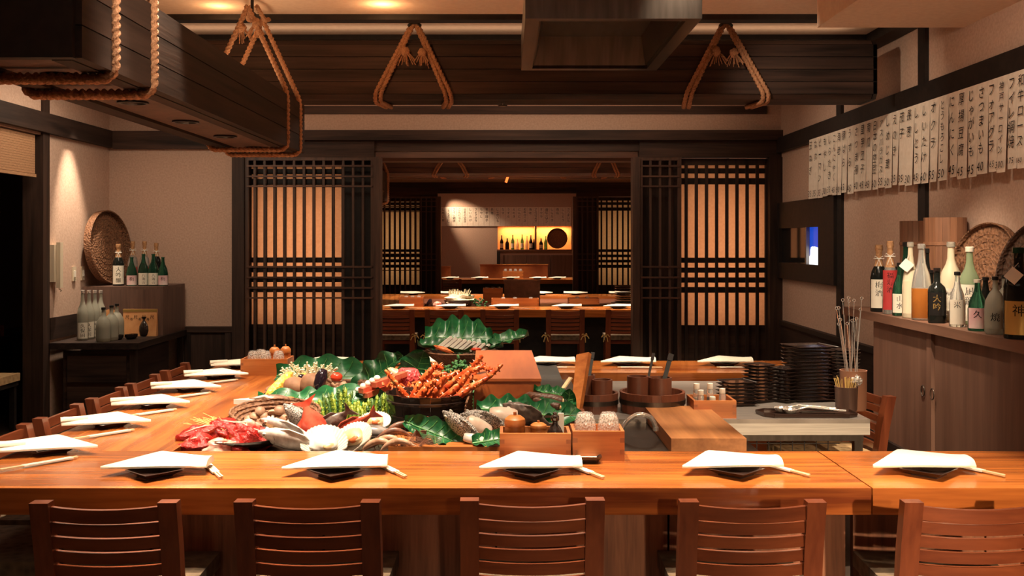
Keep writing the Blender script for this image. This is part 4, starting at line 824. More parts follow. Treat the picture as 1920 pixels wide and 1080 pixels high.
# tray with ladles
t = thing('serving_tray', 'brown lacquer tray with clipped corners holding ladles', 'tray', onz(1505, 778, .721)); b = nbm()
prism(b, [(-.20,-.05),(-.16,-.085),(.20,-.085),(.25,-.05),(.25,.05),(.21,.085),(-.17,.085),(-.22,.04)], 0, .008); add('base', b, M['lacquer_b'], t, bevel=.002)
b = nbm(); pl = [(-.20,-.05),(-.16,-.085),(.20,-.085),(.25,-.05),(.25,.05),(.21,.085),(-.17,.085),(-.22,.04)]
for a, c in zip(pl, pl[1:]+pl[:1]): bar(b, (*a, .013), (*c, .013), .006, .012)
add('rim', b, M['lacquer_b'], t)
tc_ = Vector(t.location)
for k, (dx, dy, rz, lb) in enumerate(((-.10,.02,-8,'steel ladle lying on the brown tray, behind'), (-.07,-.03,-14,'steel slotted spoon lying on the brown tray, in front'))):
    u = thing('ladle', lb, 'ladle', tc_+Vector((dx,dy,.012)), R(rz), 'ladles on the tray')
    b = nbm(); lathe(b, [(.0,0),(.025,.004),(.038,.022),(.036,.023),(.024,.007),(0,.003)], 18); add('bowl', b, M['chrome'], u, smooth=60)
    b = nbm(); tube(b, [(.036,0,.022),(.08,0,.035),(.26,0,.024)], .0045, 8); add('handle', b, M['chrome'], u, smooth=60)
t = thing('tongs', 'dark metal tongs lying across the brown tray', 'tongs', tc_+Vector((.10,-.02,.012))); b = nbm(); bar(b, (-.12,.0,.006), (.10,.02,.010), .012, .004); bar(b, (-.12,-.02,.006), (.10,.015,.012), .012, .004); add('arms', b, M['steel_d'], t)
# clay pot of skewers, brush pot
q = onz(1600, 768, .721); t = thing('clay_pot', 'tall tan clay cylinder holding metal skewers', 'pot', q)
b = nbm(); lathe(b, [(.060,0),(.064,.01),(.066,.195),(.068,.20),(.062,.20),(.058,.03),(0,.03)], 26); add('body', b, M['kraft'], t, smooth=40)
rn = random.Random(4)
for k in range(16):
    a = rn.uniform(0, 6.3); r0 = rn.uniform(0,.03); tip = Vector((rn.uniform(-.10,.06), rn.uniform(-.03,.05), rn.uniform(.42,.56)))
    s_ = thing('skewer', 'metal skewer with ring end, %s of the bunch in clay pot' % ORD[k], 'skewer', q+Vector((r0*math.cos(a), r0*math.sin(a), .031)), 0, 'skewers in the clay pot'); base = Vector((r0*math.cos(a), r0*math.sin(a), .031)); d = tip-base
    b = nbm(); tube(b, [(0,0,0), d], .0018, 5); add('rod', b, M['chrome'], s_)
    b = nbm(); tube(b, [d+Vector((.007*math.cos(x), 0, .007*math.sin(x)+.007)) for x in [i*math.pi/4 for i in range(8)]], .0018, 5, closed=True); add('ring', b, M['chrome'], s_)
q = onz(1628, 792, .72); q = Vector((1.70, 5.08, .721))
t = thing('brush_pot', 'grey-brown pot with straw bristles in front of the clay cylinder', 'pot', q)
b = nbm(); lathe(b, [(.045,0),(.052,.01),(.056,.12),(.058,.125),(.052,.125),(.045,.02),(0,.02)], 22); add('body', b, M['cab_dark'], t, smooth=40)
b = nbm()
for k in range(60):
    a = rn.uniform(0, 6.3); r0 = rn.uniform(0,.025); r1 = r0*2.4+.008; tube(b, [(r0*math.cos(a), r0*math.sin(a), .03), (r1*math.cos(a), r1*math.sin(a), .155+rn.uniform(0,.02))], .0014, 4)
add('bristles', b, M['straw'], t)
b = nbm(); blob(b, q+Vector((.045,-.02,.155)), (.026,.024,.022), amp=.35, freq=7, seed=9, sub=3); tag(add('foil_ball', b, M['chrome']), 'crumpled silver foil ball on the straw brush pot', 'foil')

# ================================================================== food display on the island
BZ = .701
def leaf(c, L, W, rot, label, waves=6, curl=.05, wav=.014, lift=0, seed=0, nu=30):
    rn = random.Random(seed); ph = rn.uniform(0, 6)
    t = thing('broad_leaf', label, 'leaf', c, 0, 'broad green leaves'); t.rotation_euler = rot
    def f(u, v):
        s = v*2-1; w_ = W/2*max(.02, math.sin(math.pi*min(1, u*.95+.05))**.55)*(1+.035*math.sin(waves*2*math.pi*u+ph)*abs(s))
        return Vector(((u-.5)*L, s*w_, curl*s*s+wav*math.sin(waves*2*math.pi*u+ph+s)*abs(s)**1.4+lift*math.sin(math.pi*u)+.004*math.cos(10*math.pi*u)*abs(s)))
    b = nbm(); grid(b, f, nu*2, 10, .003); add('blade', b, M['leaf'], t, smooth=60)
    b = nbm(); tube(b, [f(k/12*.98, .5)+Vector((0,0,.001)) for k in range(13)], [.0045-.0003*k for k in range(13)], 6); add('midrib', b, M['leaf_lt'], t, smooth=60)
    b = nbm()
    for k in range(1, 7):
        for s in (-1, 1): tube(b, [f(k/7.5, .5)+Vector((0,0,.0005)), f(k/7.5+.05, .5+s*.22)+Vector((0,0,.001)), f(min(1,k/7.5+.085), .5+s*.40)+Vector((0,0,.0008))], .0016, 4)
    add('side_veins', b, M['leaf_lt'], t, smooth=60)
    return t
leaf(atY(612, 706, 5.98), .60, .26, (R(48), 0, R(-4)), 'long wavy leaf standing behind the white mushrooms', 4, .03, .022, seed=1)
leaf(atY(712, 700, 5.85), .34, .20, (R(50), R(-38), R(0)), 'rippled leaf rising beside the red fish blocks', 3, .03, .022, seed=2)
leaf(atY(782, 694, 5.75), .24, .20, (R(65), R(-70), R(10)), 'dark leaf standing left of the footed bowl', 3, .04, .010, seed=3)
leaf(atY(560, 752, 5.22), .42, .15, (R(20), 0, R(3)), 'low leaf lying in front of the corn and potatoes', 3, .03, .015, seed=4)
leaf(atY(655, 752, 5.10), .40, .18, (R(35), 0, R(8)), 'leaf standing behind the asparagus', 3, .03, .012, seed=5)
leaf(atY(728, 775, 5.02), .12, .10, (R(80), 0, 0), 'small leaf tip between asparagus and black tub', 2, .01, .005, seed=6)
# vegetable tray
t = thing('wicker_tray', 'wicker tray under the corn, potatoes and white mushrooms', 'tray', (-1.0, 5.60, BZ)); b = nbm(); lathe(b, [(.30,0),(.33,.035),(.345,.06),(.335,.062),(.31,.03),(0,.025)], 32, sx=.93, sy=.9); add('weave', b, M['wicker'], t, smooth=40)
b = nbm(); tube(b, [(.32*math.cos(a), .305*math.sin(a), .06) for a in [i*math.pi/18 for i in range(36)]], .011, 7, closed=True, mod=lambda th, s: 1+.25*math.cos(3*th-s*120)); add('rim', b, M['wicker'], t, smooth=60)
def corn(p, q, r, label):
    t = thing('corn_cob', label, 'corn', p, 0, 'corn cobs'); d = Vector(q)-Vector(p); L = d.length; Mq = d.to_track_quat('Z', 'Y').to_matrix().to_4x4()
    b = nbm(); lathe(b, [(0,0),(r*.7,.01),(r,L*.25),(r,L*.6),(r*.7,L*.9),(r*.3,L),(0,L)], 18, Mq); add('kernels', b, M['corn'], t, smooth=60)
    b = nbm(); tube(b, [Mq @ Vector((0,0,.01)), Mq @ Vector((0,0,-.05))], [.010,.006], 8); add('stem', b, M['leaf_lt'], t)
corn((-1.265,5.33,.748), (-1.17,5.50,.86), .030, 'yellow corn cob at the left end of vegetables'); corn((-1.20,5.38,.752), (-1.10,5.52,.85), .027, 'yellow corn cob beside the potatoes')
def lump(name, c, rad, rot, mat, label, cat, amp=.06, freq=2.5, seed=0, sub=3, grp=None, fn=None):
    b = nbm(); blob(b, (0,0,0), rad, rot, amp, freq, seed, sub, fn); o = tag(add(name, b, M[mat], None, c, smooth=60), label, cat, grp); return o
lump('potato', atY(553, 726, 5.40), (.068,.05,.056), (0,.2,0), 'potato', 'brown potato next to the corn', 'potato', seed=1, grp='potatoes'); lump('potato', atY(588, 722, 5.38), (.075,.05,.062), (0,.3,.2), 'potato', 'larger brown potato under the upright eggplant', 'potato', seed=2, grp='potatoes')
def eggplant(c, r, L, rot, label):
    t = thing('eggplant', label, 'eggplant', c, 0, 'eggplants'); t.rotation_euler = rot; b = nbm()
    lathe(b, [(0,-L/2),(r*.6,-L*.46),(r,-L*.2),(r*.95,L*.1),(r*.6,L*.38),(r*.35,L*.48),(0,L*.5)], 20); add('body', b, M['eggplant'], t, smooth=80)
    b = nbm(); lathe(b, [(0,L*.56),(r*.15,L*.55),(r*.2,L*.5),(r*.55,L*.40),(r*.42,L*.41),(0,L*.47)], 10); add('cap', b, M['eggplant'], t, smooth=60)
eggplant(atY(600, 716, 5.32), .033, .145, (R(10), R(-165), 0), 'glossy black eggplant standing upright among vegetables'); eggplant(atY(566, 712, 5.48), .032, .12, (R(70), R(20), 0), 'glossy black eggplant lying behind the potatoes')
# white mushrooms
t = thing('enoki_mushrooms', 'pale heap of thin enoki mushrooms before the long leaf', 'mushrooms', atY(580, 712, 5.65)); rn = random.Random(11); bs, bc = nbm(), nbm()
for k in range(150):
    x0 = rn.uniform(-.10,.10); y0 = rn.uniform(-.05,.03); d = Vector((rn.uniform(-.05,.05)+x0*.35, rn.uniform(-.06,.0), rn.uniform(.03,.085))); p = Vector((x0, y0, rn.uniform(-.03, .02)))
    tube(bs, [p, p+d*.6+Vector((0,0,.006)), p+d], .0034, 5); blob(bc, p+d, (.0065,.0065,.005), sub=1)
blob(bs, (0,.01,-.01), (.12,.06,.05), amp=.1, seed=2); add('stems', bs, M['sprout'], t, smooth=60); add('caps', bc, M['sprout'], t, smooth=60)
lump('tomato', atY(631, 707, 5.60), (.034,.03,.026), (0,0,0), 'tomato', 'red tomato half at the right end of white mushrooms', 'tomato', .03)
t = thing('maitake_mushroom', 'brown ruffled mushroom cluster right of the eggplant', 'mushrooms', atY(622, 728, 5.50)); b = nbm()
for k in range(26): blob(b, (rn.uniform(-.07,.06), rn.uniform(-.03,.03), rn.uniform(-.03,.045)), (.022,.016,.007), (rn.uniform(-1,1), rn.uniform(-1,1), 0), .2, 5, k, 1)
add('caps', b, M['mush'], t, smooth=60)
for k, (px, py) in enumerate(((543,751),(569,757),(588,760),(582,770))):
    lump('red_pepper', atY(px, py, 5.02), (.030,.018,.018), (0,.5*k,.4), 'carrot', 'orange-red pepper piece, %s from left behind the mushroom basket' % ORD[k], 'pepper', .1, grp='pepper pieces')
# asparagus
rn = random.Random(21)
def spear(p, q, r, lb, grp, m):
    b = nbm(); p, q = Vector(p), Vector(q); d = q-p; L = d.length; bend = Vector((rn.uniform(-.006,.006), rn.uniform(-.006,.006), 0))
    tube(b, [p-p, d*.35+bend, d*.62+bend, d*.78, d*.9, d], [r, r*.95, r*.9, r*1.18, r*.95, r*.15], 8)
    dn = d.normalized(); s = dn.cross(Vector((0,1,0))).normalized(); u = s.cross(dn)
    for k in range(12):
        h = .30+.06*k if k < 6 else .62+.055*(k-6); a = k*2.4; dirv = s*math.cos(a)+u*math.sin(a); c = d*h+dirv*r*.85
        blob(b, c, (r*.55, r*.55, L*.04), (0,0,0), sub=1)
    tag(add('asparagus_spear', b, M[m], None, p, smooth=70), lb, 'asparagus', grp)
for bunch, (x0, x1, t0, t1, pb, yy, nn) in enumerate(((603, 652, 590, 660, 792, 4.86, 16), (655, 722, 652, 725, 798, 4.80, 22))):
    for k in range(nn):
        f_ = k/(nn-1); row = k % 3; px = x0+(x1-x0)*f_; pt = t0+(t1-t0)*f_+rn.uniform(-3,3)
        top = (718+42*abs(f_-.72) if bunch == 0 else 742+8*math.sin(f_*5)) + rn.uniform(-5,6)+row*5
        Yb_ = yy+.05*(2-row); a = atY(px, pb-6, Yb_); a.z = max(a.z, BZ+.002); c = atY(pt, top, Yb_+.035)
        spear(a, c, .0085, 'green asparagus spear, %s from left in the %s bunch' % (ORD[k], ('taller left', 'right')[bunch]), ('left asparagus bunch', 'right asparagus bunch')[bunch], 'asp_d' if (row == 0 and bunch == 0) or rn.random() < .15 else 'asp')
# red fish blocks, quail eggs, minced meat
for k, (p, q) in enumerate((((676,733),(752,706)), ((684,742),(757,714)), ((700,722),(770,697)))):
    a, c = atY(*p, 5.08), atY(*q, 5.32); b = nbm(); d = c-a; 
    for j in range(3): bar(b, d*(j/3+.006), d*((j+1)/3-.006), .034, .026)
    tag(add('tuna_block', b, M['tuna'], None, a, bevel=.003), 'long red tuna block cut in three, %s row from the asparagus' % ('middle', 'nearest', 'farthest')[k], 'fish block', 'red fish blocks')
for k, (px, py) in enumerate(((672,731),(681,724),(690,719),(698,714),(707,709))): lump('quail_egg', atY(px, py, 5.12), (.017,.015,.016), (0,0,0), 'white_f', 'white quail egg, %s from left in the row by red fish blocks' % ORD[k], 'egg', 0, grp='quail eggs')
b = nbm(); box(b, -.88, -.40, 5.08, 5.62, BZ, .755); tag(add('display_board', b, M['tub'], bevel=.004), 'low brown board under the red fish blocks', 'board')
lump('minced_meat', atY(767, 707, 5.32), (.066,.05,.052), (0,.2,0), 'raw', 'mound of bright red minced meat behind the black tub', 'meat', .1, 5, 3)
lump('shrimp_meat', atY(742, 700, 5.4), (.05,.03,.022), (0,.6,0), 'shrimp', 'pink shrimp lying on the leaf by minced meat', 'shrimp', .1, 5, 4)
rn = random.Random(31)
for k in range(14):
    p = atY(730+rn.uniform(-12,60), 728+rn.uniform(-8,14), 5.06); d = Vector((rn.uniform(-.05,.06), rn.uniform(-.03,.03), rn.uniform(-.01,.03))); b = nbm(); tube(b, [Vector((0,0,0)), d*.5+Vector((0,0,.012)), d], [.008,.007,.003], 6)
    tag(add('small_shrimp', b, M['crab'], None, p, smooth=60), 'small orange shrimp beside the black tub, %s of the pile' % ORD[k], 'shrimp', 'small orange shrimps')
# black tub with crab legs
tc_ = Vector((-.373, 4.82, BZ)); t = thing('black_tub', 'black staved tub full of crab legs', 'tub', tc_); n = 26; H = .158
for k in range(n):
    a0, a1 = 2*math.pi*k/n, 2*math.pi*(k+.97)/n; b = nbm(); dz = .003*math.sin(k*2.1)
    def rg(r, z): return [(r*math.cos(a0), r*math.sin(a0), z), (r*math.cos(a1), r*math.sin(a1), z), ((r-.014)*math.cos(a1), (r-.014)*math.sin(a1), z), ((r-.014)*math.cos(a0), (r-.014)*math.sin(a0), z)]
    hexa(b, rg(.178, 0)+rg(.205, H+dz)); add('stave', b, M['lacquer'], t)
for z, r in ((.045,.189),(.112,.201)): b = nbm(); lathe(b, [(r-.006,z),(r+.003,z+.004),(r+.004,z+.014),(r-.004,z+.018)], 36, ring=True); add('hoop', b, M['lacquer'], t, smooth=40)
b = nbm(); lathe(b, [(.172,0),(.172,.012),(0,.012)], 26); add('bottom', b, M['lacquer'], t)
b = nbm(); lathe(b, [(.16,.015),(.17,.09),(.10,.115),(0,.12)], 20); add('ice_fill', b, M['stone'], t, smooth=60)
LEGS = [([(764,748),(745,722),(722,694)],4.86,.017), ([(772,752),(790,715),(812,690),(822,684),(830,694)],4.80,.021), ([(790,756),(830,712),(862,696)],4.92,.024), ([(806,756),(850,716),(886,688),(905,667)],4.84,.022), ([(822,756),(862,722),(880,696),(905,688),(925,696)],4.76,.020),
        ([(836,762),(880,728),(915,708),(942,683)],4.70,.021), ([(800,758),(822,726),(836,704)],4.74,.025), ([(778,756),(800,726),(818,712)],4.72,.023), ([(850,756),(870,728),(893,696),(910,680)],4.88,.017), ([(784,752),(808,704),(838,700)],4.96,.018)]
for k, (pp, Y, r) in enumerate(LEGS):
    pts = [atY(px, py, Y+.03*i*((k % 3)-1)*.6) for i, (px, py) in enumerate(pp)]; p0 = pts[0].copy(); pts = [p-p0 for p in pts]
    t = thing('crab_leg', 'spiny orange crab leg, %s of those standing in black tub' % ORD[k], 'crab leg', p0, 0, 'crab legs in the black tub'); sp = nbm()
    for i in range(len(pts)-1):
        b = nbm(); a, c = pts[i], pts[i+1]; f0 = 1-.75*i/len(pts); f1 = 1-.75*(i+1)/len(pts); m = a.lerp(c, .5)
        tube(b, [a, a.lerp(c,.12), m, a.lerp(c,.88), c], [r*f0*.75, r*f0, r*(f0+f1)/2*.95, r*f1*1.02, r*f1*.7], 10); add('segment', b, M['crab'], t, smooth=70)
        d = (c-a); s1 = d.cross(Vector((0,1,0))).normalized(); s2 = s1.cross(d.normalized())
        for j in range(10):
            an = j*2.2; q = a+d*(.1+.08*j)+(s1*math.cos(an)+s2*math.sin(an))*r*f0*.85; o_ = (s1*math.cos(an)+s2*math.sin(an))*r*.6
            tube(sp, [q, q+o_], [r*.24, .0004], 4)
    add('spines', sp, M['crab'], t)
# reed screen between tub and chest, greens behind
t = thing('reed_bundle', 'dark slanting reed bundle between black tub and chest', 'reeds', (-.185, 4.70, BZ)); b = nbm()
for k in range(9): tube(b, [(-.02+.002*k, -.05, .0+.016*k), (.02, .10, .055+.016*k)], .005, 5)
add('reeds', b, M['wicker'], t)
for k, (px, py, Y, r) in enumerate(((862,692,5.35,.06),(884,705,5.3,.05),(880,728,5.12,.045),(845,702,5.3,.05))):
    t = thing('parsley', ('bushy green parsley below the footed bowl', 'green parsley against the chest, upper', 'green parsley against the chest, lower', 'green parsley behind the crab legs')[k], 'parsley', atY(px, py, Y), 0, 'parsley bunches'); b = nbm(); rr = random.Random(k)
    for j in range(40): blob(b, [rr.gauss(0, r*.45) for _ in range(3)], (.014,.011,.009), (rr.random()*3, rr.random()*3, 0), .35, 6, j, 1)
    add('florets', b, M['broc'], t); b = nbm(); tube(b, [(0,0,0), (0,.01,BZ-t.location.z)], .012, 7); add('stem', b, M['leaf_lt'], t)
# footed bowl with sliced fish
bc_ = Vector((-.26, 5.80, .70)); t = thing('footed_bowl', 'brown footed bowl of sliced fish on a leaf, highest in the display', 'bowl', bc_); b = nbm()
lathe(b, [(.11,0),(.115,.02),(.085,.05),(.095,.13),(.12,.17),(.17,.205),(.215,.245),(.207,.25),(.16,.215),(.10,.19),(0,.185)], 32); add('bowl', b, M['wicker'], t, smooth=40)
b = nbm(); lathe(b, [(.119,.02),(.125,.12),(.12,.155),(.097,.155)], 28, ring=True); add('collar', b, M['lacquer_b'], t, smooth=40)
leaf(bc_+Vector((-.02,.10,.31)), .40, .26, (R(50), 0, R(-4)), 'crinkled leaf standing at the back of the footed bowl', 5, .03, .02, seed=8)
leaf(bc_+Vector((-.09,-.06,.262)), .32, .16, (R(12), R(6), R(-12)), 'leaf draped over the front left rim of the footed bowl', 3, .035, .008, seed=9)
leaf(bc_+Vector((.10,-.03,.258)), .28, .14, (R(14), R(-5), R(10)), 'leaf lying at the front right of the footed bowl', 3, .03, .008, seed=10)
leaf(bc_+Vector((.27,.05,.30)), .24, .12, (R(25), R(-14), R(4)), 'leaf pointing right out of the footed bowl', 3, .03, .008, seed=12)
for k in range(9):
    px = 832+9.5*k; py = 644+1.2*k; q = atY(px, py, 5.72); t = thing('fish_slice', 'white fish slice with dark skin, %s from left in footed bowl' % ORD[k], 'fish slice', q, 0, 'fish slices in the footed bowl')
    s_ = 1-.055*k; b = nbm(); A, B = Vector((-.042*s_,-.02,-.032*s_)), Vector((.042*s_,.02,.034*s_)); bar(b, A, B, .034, .013*s_+.004, (-.5,0,1)); add('flesh', b, M['white_f'], t, bevel=.002); b = nbm(); o_ = Vector((.006,0,-.0085)); bar(b, A+o_, B+o_, .0345, .004, (-.5,0,1)); add('skin', b, M['fish_d'], t)
lump('salmon_roe', atY(832, 655, 5.64), (.055,.02,.013), (0,.35,0), 'carrot', 'orange roe heap at the front of footed bowl', 'roe', .12, 6)
lump('tuna_piece', atY(893, 655, 5.68), (.03,.015,.010), (0,0,0), 'tomato', 'small red tuna piece beside the fish slices', 'tuna', .1, 4)
# meat plate
mp = Vector((-1.12, 4.30, BZ)); t = thing('meat_plate', 'round black plate of red meat at the front left', 'plate', mp); b = nbm(); lathe(b, [(.10,0),(.13,.01),(.19,.045),(.195,.055),(.187,.055),(.125,.022),(0,.018)], 36); add('dish', b, M['lacquer'], t, smooth=40)
b = nbm(); lathe(b, [(.11,.019),(.13,.026),(.08,.034),(0,.036)], 24); add('straw_bed', b, M['straw'], t, smooth=60)
t = thing('straw_bundle', 'thin straw sticks poking out left of the meat plate', 'straw', mp+Vector((-.15,.05,.05))); rn = random.Random(3)
b = nbm()
for k in range(46):
    a = rn.uniform(1.9, 3.0); L = rn.uniform(.09,.16); p = Vector((rn.uniform(.0,.08), rn.uniform(-.03,.06), rn.uniform(.0,.03))); tube(b, [p, p+Vector((math.cos(a)*L, math.sin(a)*L*.8, rn.uniform(.01,.04)))], .0016, 4)
add('sticks', b, M['straw'], t)
SL = [((365,815),(.085,.07,.040),(0,-.3,.4),'meat'),((372,832),(.075,.06,.038),(0,-.2,-.3),'meat'),((410,806),(.08,.06,.035),(0,.1,.3),'meat'),((432,798),(.07,.05,.032),(0,.2,0),'meat'),((415,836),(.065,.05,.036),(0,0,.2),'fat'),((455,815),(.075,.055,.045),(0,.3,-.2),'meat'),((478,822),(.062,.05,.05),(0,.5,.2),'meat'),((440,836),(.05,.04,.03),(0,.2,0),'meat'),((468,800),(.06,.05,.03),(0,.3,.4),'fat')]
for k, ((px, py), rad, rot, m) in enumerate(SL):
    Y = 4.14+(838-py)*.007; t = thing('beef_slice', 'marbled red beef slice, %s piece on the round meat plate' % ORD[k], 'meat', atY(px, py+4, Y), 0, 'beef slices'); b = nbm(); blob(b, (0,0,0), (rad[0], rad[1], rad[2]*1.12), rot, .26, 4.2, k, 3); add('flesh', b, M[m], t, smooth=70)
    b = nbm(); E = Euler(rot).to_matrix(); tube(b, [E @ Vector((rad[0]*math.cos(a)*.9, -rad[1]*.5*math.sin(a)*.9, rad[2]*(.45+.5*math.sin(a)))) for a in [.35+.27*i for i in range(9)]], [.001,.003,.0045,.003,.005,.003,.004,.002,.001], 6); add('fat_rim', b, M['fat'], t, smooth=70)
# fish
def fish(c, L, Hh, rot, m, label, head='fish_s', tail=True):
    t = thing('whole_fish', label, 'fish', c, 0, 'whole fish'); t.rotation_euler = rot; b = nbm(); prof = [(-.5,.02),(-.46,.24),(-.38,.55),(-.25,.88),(-.05,1.0),(.12,.86),(.28,.52),(.38,.26),(.44,.2)]; rings = []
    for u, h in prof: rings.append([b.verts.new((u*L, math.cos(a)*Hh*.30*max(h,.12), math.sin(a)*Hh*.5*h+Hh*.03*math.sin(u*4))) for a in [2*math.pi*k/14 for k in range(14)]])
    for A, B in zip(rings, rings[1:]):
        for k in range(14): b.faces.new((A[k], A[(k+1)%14], B[(k+1)%14], B[k]))
    b.faces.new(rings[0]); b.faces.new(rings[-1][::-1]); add('body', b, M[m], t, smooth=70)
    b = nbm()
    for s in (-1, 1): tube(b, [(-.25*L+.03*L*math.cos(a), s*(Hh*.255), Hh*.30*math.sin(a)) for a in [-1.0+.25*i for i in range(9)]], .0012, 4)
    add('gill', b, M['fish_d'], t)
    if tail:
        b = nbm(); prism(b, [(.42*L,-.08*Hh),(.60*L,-.45*Hh),(.55*L,0),(.60*L,.45*Hh),(.42*L,.08*Hh)], -.003, .003, Matrix(((1,0,0,0),(0,0,1,0),(0,1,0,0),(0,0,0,1)))); add('tail', b, M[m], t)
        b = nbm(); prism(b, [(-.18*L,.44*Hh),(-.05*L,.62*Hh),(.18*L,.52*Hh),(.26*L,.30*Hh)], -.002, .002, Matrix(((1,0,0,0),(0,0,1,0),(0,1,0,0),(0,0,0,1)))); add('fin', b, M[m], t)
    for s in (-1, 1):
        b = nbm(); blob(b, (-.385*L, s*Hh*.155, Hh*.10), (.009,.005,.009), sub=2); e = add('eye', b, M['white_f'], t, smooth=70); b = nbm(); blob(b, (-.385*L, s*(Hh*.155+.0035), Hh*.10), (.005,.003,.005), sub=1); add('pupil', b, M['cap'], e, smooth=70)
fish(atY(548, 826, 4.17), .30, .105, (R(38), R(14), R(-6)), 'fish_s', 'silver whole fish, front one beside the meat plate')
fish(atY(542, 806, 4.36), .27, .09, (R(42), R(20), R(-8)), 'fish_s', 'silver whole fish lying behind the front fish')
fish(atY(572, 796, 4.50), .27, .115, (R(40), R(42), R(-10)), 'fish_g', 'grey scaled whole fish below the mushroom basket')
fish(atY(590, 800, 4.46), .22, .13, (R(30), R(-112), R(0)), 'fish_r', 'red snapper standing tail up behind the scallop')
fish(atY(626, 796, 4.50), .18, .11, (R(30), R(-42), R(0)), 'fish_d', 'dark brown fish between the two red fish')
fish(atY(656, 804, 4.38), .24, .095, (R(35), R(-32), R(4)), 'fish_r', 'bright red fish lying in front of the asparagus')
# shells
def fan_shell(c, r, rot, m, label, flesh='scallop'):
    t = thing('scallop', label, 'scallop', c, 0, 'scallops'); t.rotation_euler = rot; b = nbm(); n = 44
    ctr = b.verts.new((0,-r*.8,0)); c2 = b.verts.new((0,-r*.8,-.006)); T = []; Bt = []
    for k in range(n+1):
        a = R(-20+220*k/n); rr = r*(1+.022*(k % 2)); z = .004*(k % 2)+.020; T.append(b.verts.new((rr*math.cos(a), rr*math.sin(a), z))); Bt.append(b.verts.new((rr*math.cos(a), rr*math.sin(a), z-.006)))
    for k in range(n): b.faces.new((ctr, T[k], T[k+1])); b.faces.new((c2, Bt[k+1], Bt[k])); b.faces.new((T[k], Bt[k], Bt[k+1], T[k+1]))
    b.faces.new((ctr, c2, Bt[0], T[0])); b.faces.new((ctr, T[n], Bt[n], c2)); add('shell', b, M[m], t)
    b = nbm(); blob(b, (0,.0,.022), (r*.62,r*.55,.022), amp=.12, seed=4, sub=3); add('meat', b, M[flesh], t, smooth=70)
    b = nbm(); blob(b, (r*.2,-r*.3,.03), (r*.28,r*.2,.014), amp=.15, seed=5, sub=2); add('roe', b, M['carrot'] if flesh == 'scallop' else M['scallop'], t, smooth=70)
fan_shell(atY(608, 836, 4.16), .095, (R(38), 0, R(8)), 'shell', 'large white scallop shell at the front edge', 'white_f')
fan_shell(atY(664, 826, 4.22), .085, (R(36), R(-12), R(-12)), 'shell', 'scallop with golden flesh right of the large white shell')
fan_shell(atY(702, 797, 4.52), .075, (R(25), 0, R(-5)), 'shell', 'pale open shell in front of the right asparagus')
lump('mussel', atY(708, 810, 4.38), (.085,.035,.026), (.3,.12,.1), 'shell_d', 'dark silvery mussel shell in front of the black tub', 'mussel', .03, fn=lambda p: Vector((p.x, p.y*(1-.35*p.x), p.z*(1-.4*p.x))))
def shrimp(p, L, rot, m, label):
    t = thing('prawn', label, 'prawn', p, 0, 'raw prawns'); t.rotation_euler = rot; b = nbm(); pts = [Vector((L*(u-.5), 0, .035*math.sin(math.pi*u)*L/.15)) for u in [i/9 for i in range(10)]]
    tube(b, pts, [.004,.010,.014,.015,.0145,.0135,.012,.010,.008,.003], 10, mod=lambda th, s: 1+.07*math.sin(s*420)); add('shell', b, M[m], t, smooth=70)
    b = nbm(); prism(b, [(-.5*L,0),(-.5*L-.035,.018),(-.5*L-.028,0),(-.5*L-.035,-.018)], -.002, .002); add('tail_fan', b, M['shrimp_d'], t)
    b = nbm()
    for k in range(7): tube(b, [(.5*L,0,0), (.5*L+.05, -.02+.006*k, .02+.004*k), (.5*L+.10, -.05+.015*k, .012)], .0011, 4)
    for k in range(5): tube(b, [pts[3+k], pts[3+k]+Vector((.01,-.012,-.028))], .0016, 4)
    add('feelers', b, M['shrimp_d'], t)
for k, (px, py, Y, rz, m, lb) in enumerate(((738,822,4.30,8,'shrimp_d','brown raw prawn, uppermost near the black tub'),(728,836,4.20,2,'shrimp','pale raw prawn in the middle of the row'),(712,842,4.17,-5,'shrimp','pale raw prawn nearest the scallops'),(752,810,4.40,20,'shrimp_d','dark raw prawn against the black tub'),(748,842,4.15,-4,'shrimp','pale raw prawn at the right end by the plank'))): shrimp(atY(px, py, Y), .15, (R(10), R(-6), R(rz)), m, lb)
# mushroom basket
mb = Vector((-1.08, 4.74, BZ)); t = thing('mushroom_basket', 'oval woven basket full of brown mushrooms', 'basket', mb); t.rotation_euler = (R(14), 0, R(-4)); b = nbm()
lathe(b, [(.12,0.005),(.17,.035),(.205,.085),(.213,.088),(.205,.075),(.165,.03),(0,.02)], 36, sx=1, sy=.68); add('weave', b, M['wicker'], t, smooth=40)
for z, r in ((.035,.172),(.052,.184),(.068,.196),(.086,.21)): b = nbm(); tube(b, [(r*math.cos(a), r*.68*math.sin(a), z) for a in [i*math.pi/20 for i in range(40)]], .0065, 6, closed=True, mod=lambda th, s: 1+.3*math.cos(3*th-s*150)); add('braid', b, M['wicker'], t, smooth=60)
rn = random.Random(5)
for k, (px, py) in enumerate(((468,792),(488,776),(496,786),(512,781),(524,774),(530,788),(552,776),(478,786),(540,790))):
    u = thing('mushroom', 'brown button mushroom, %s in the oval basket' % ORD[k], 'mushroom', atY(px, py, 4.70)+Vector((0,0,.01)), 0, 'mushrooms in the oval basket'); u.rotation_euler = (rn.uniform(-.8,.8), rn.uniform(-.8,.8), 0); b = nbm(); lathe(b, [(0,.022),(.014,.020),(.025,.010),(.027,0),(.022,-.004),(.010,-.002)], 14); add('cap', b, M['mush'], u, smooth=60); b = nbm(); lathe(b, [(.010,-.003),(.009,-.02),(.011,-.03),(0,-.031)], 10); add('stem', b, M['flesh'], u, smooth=60)
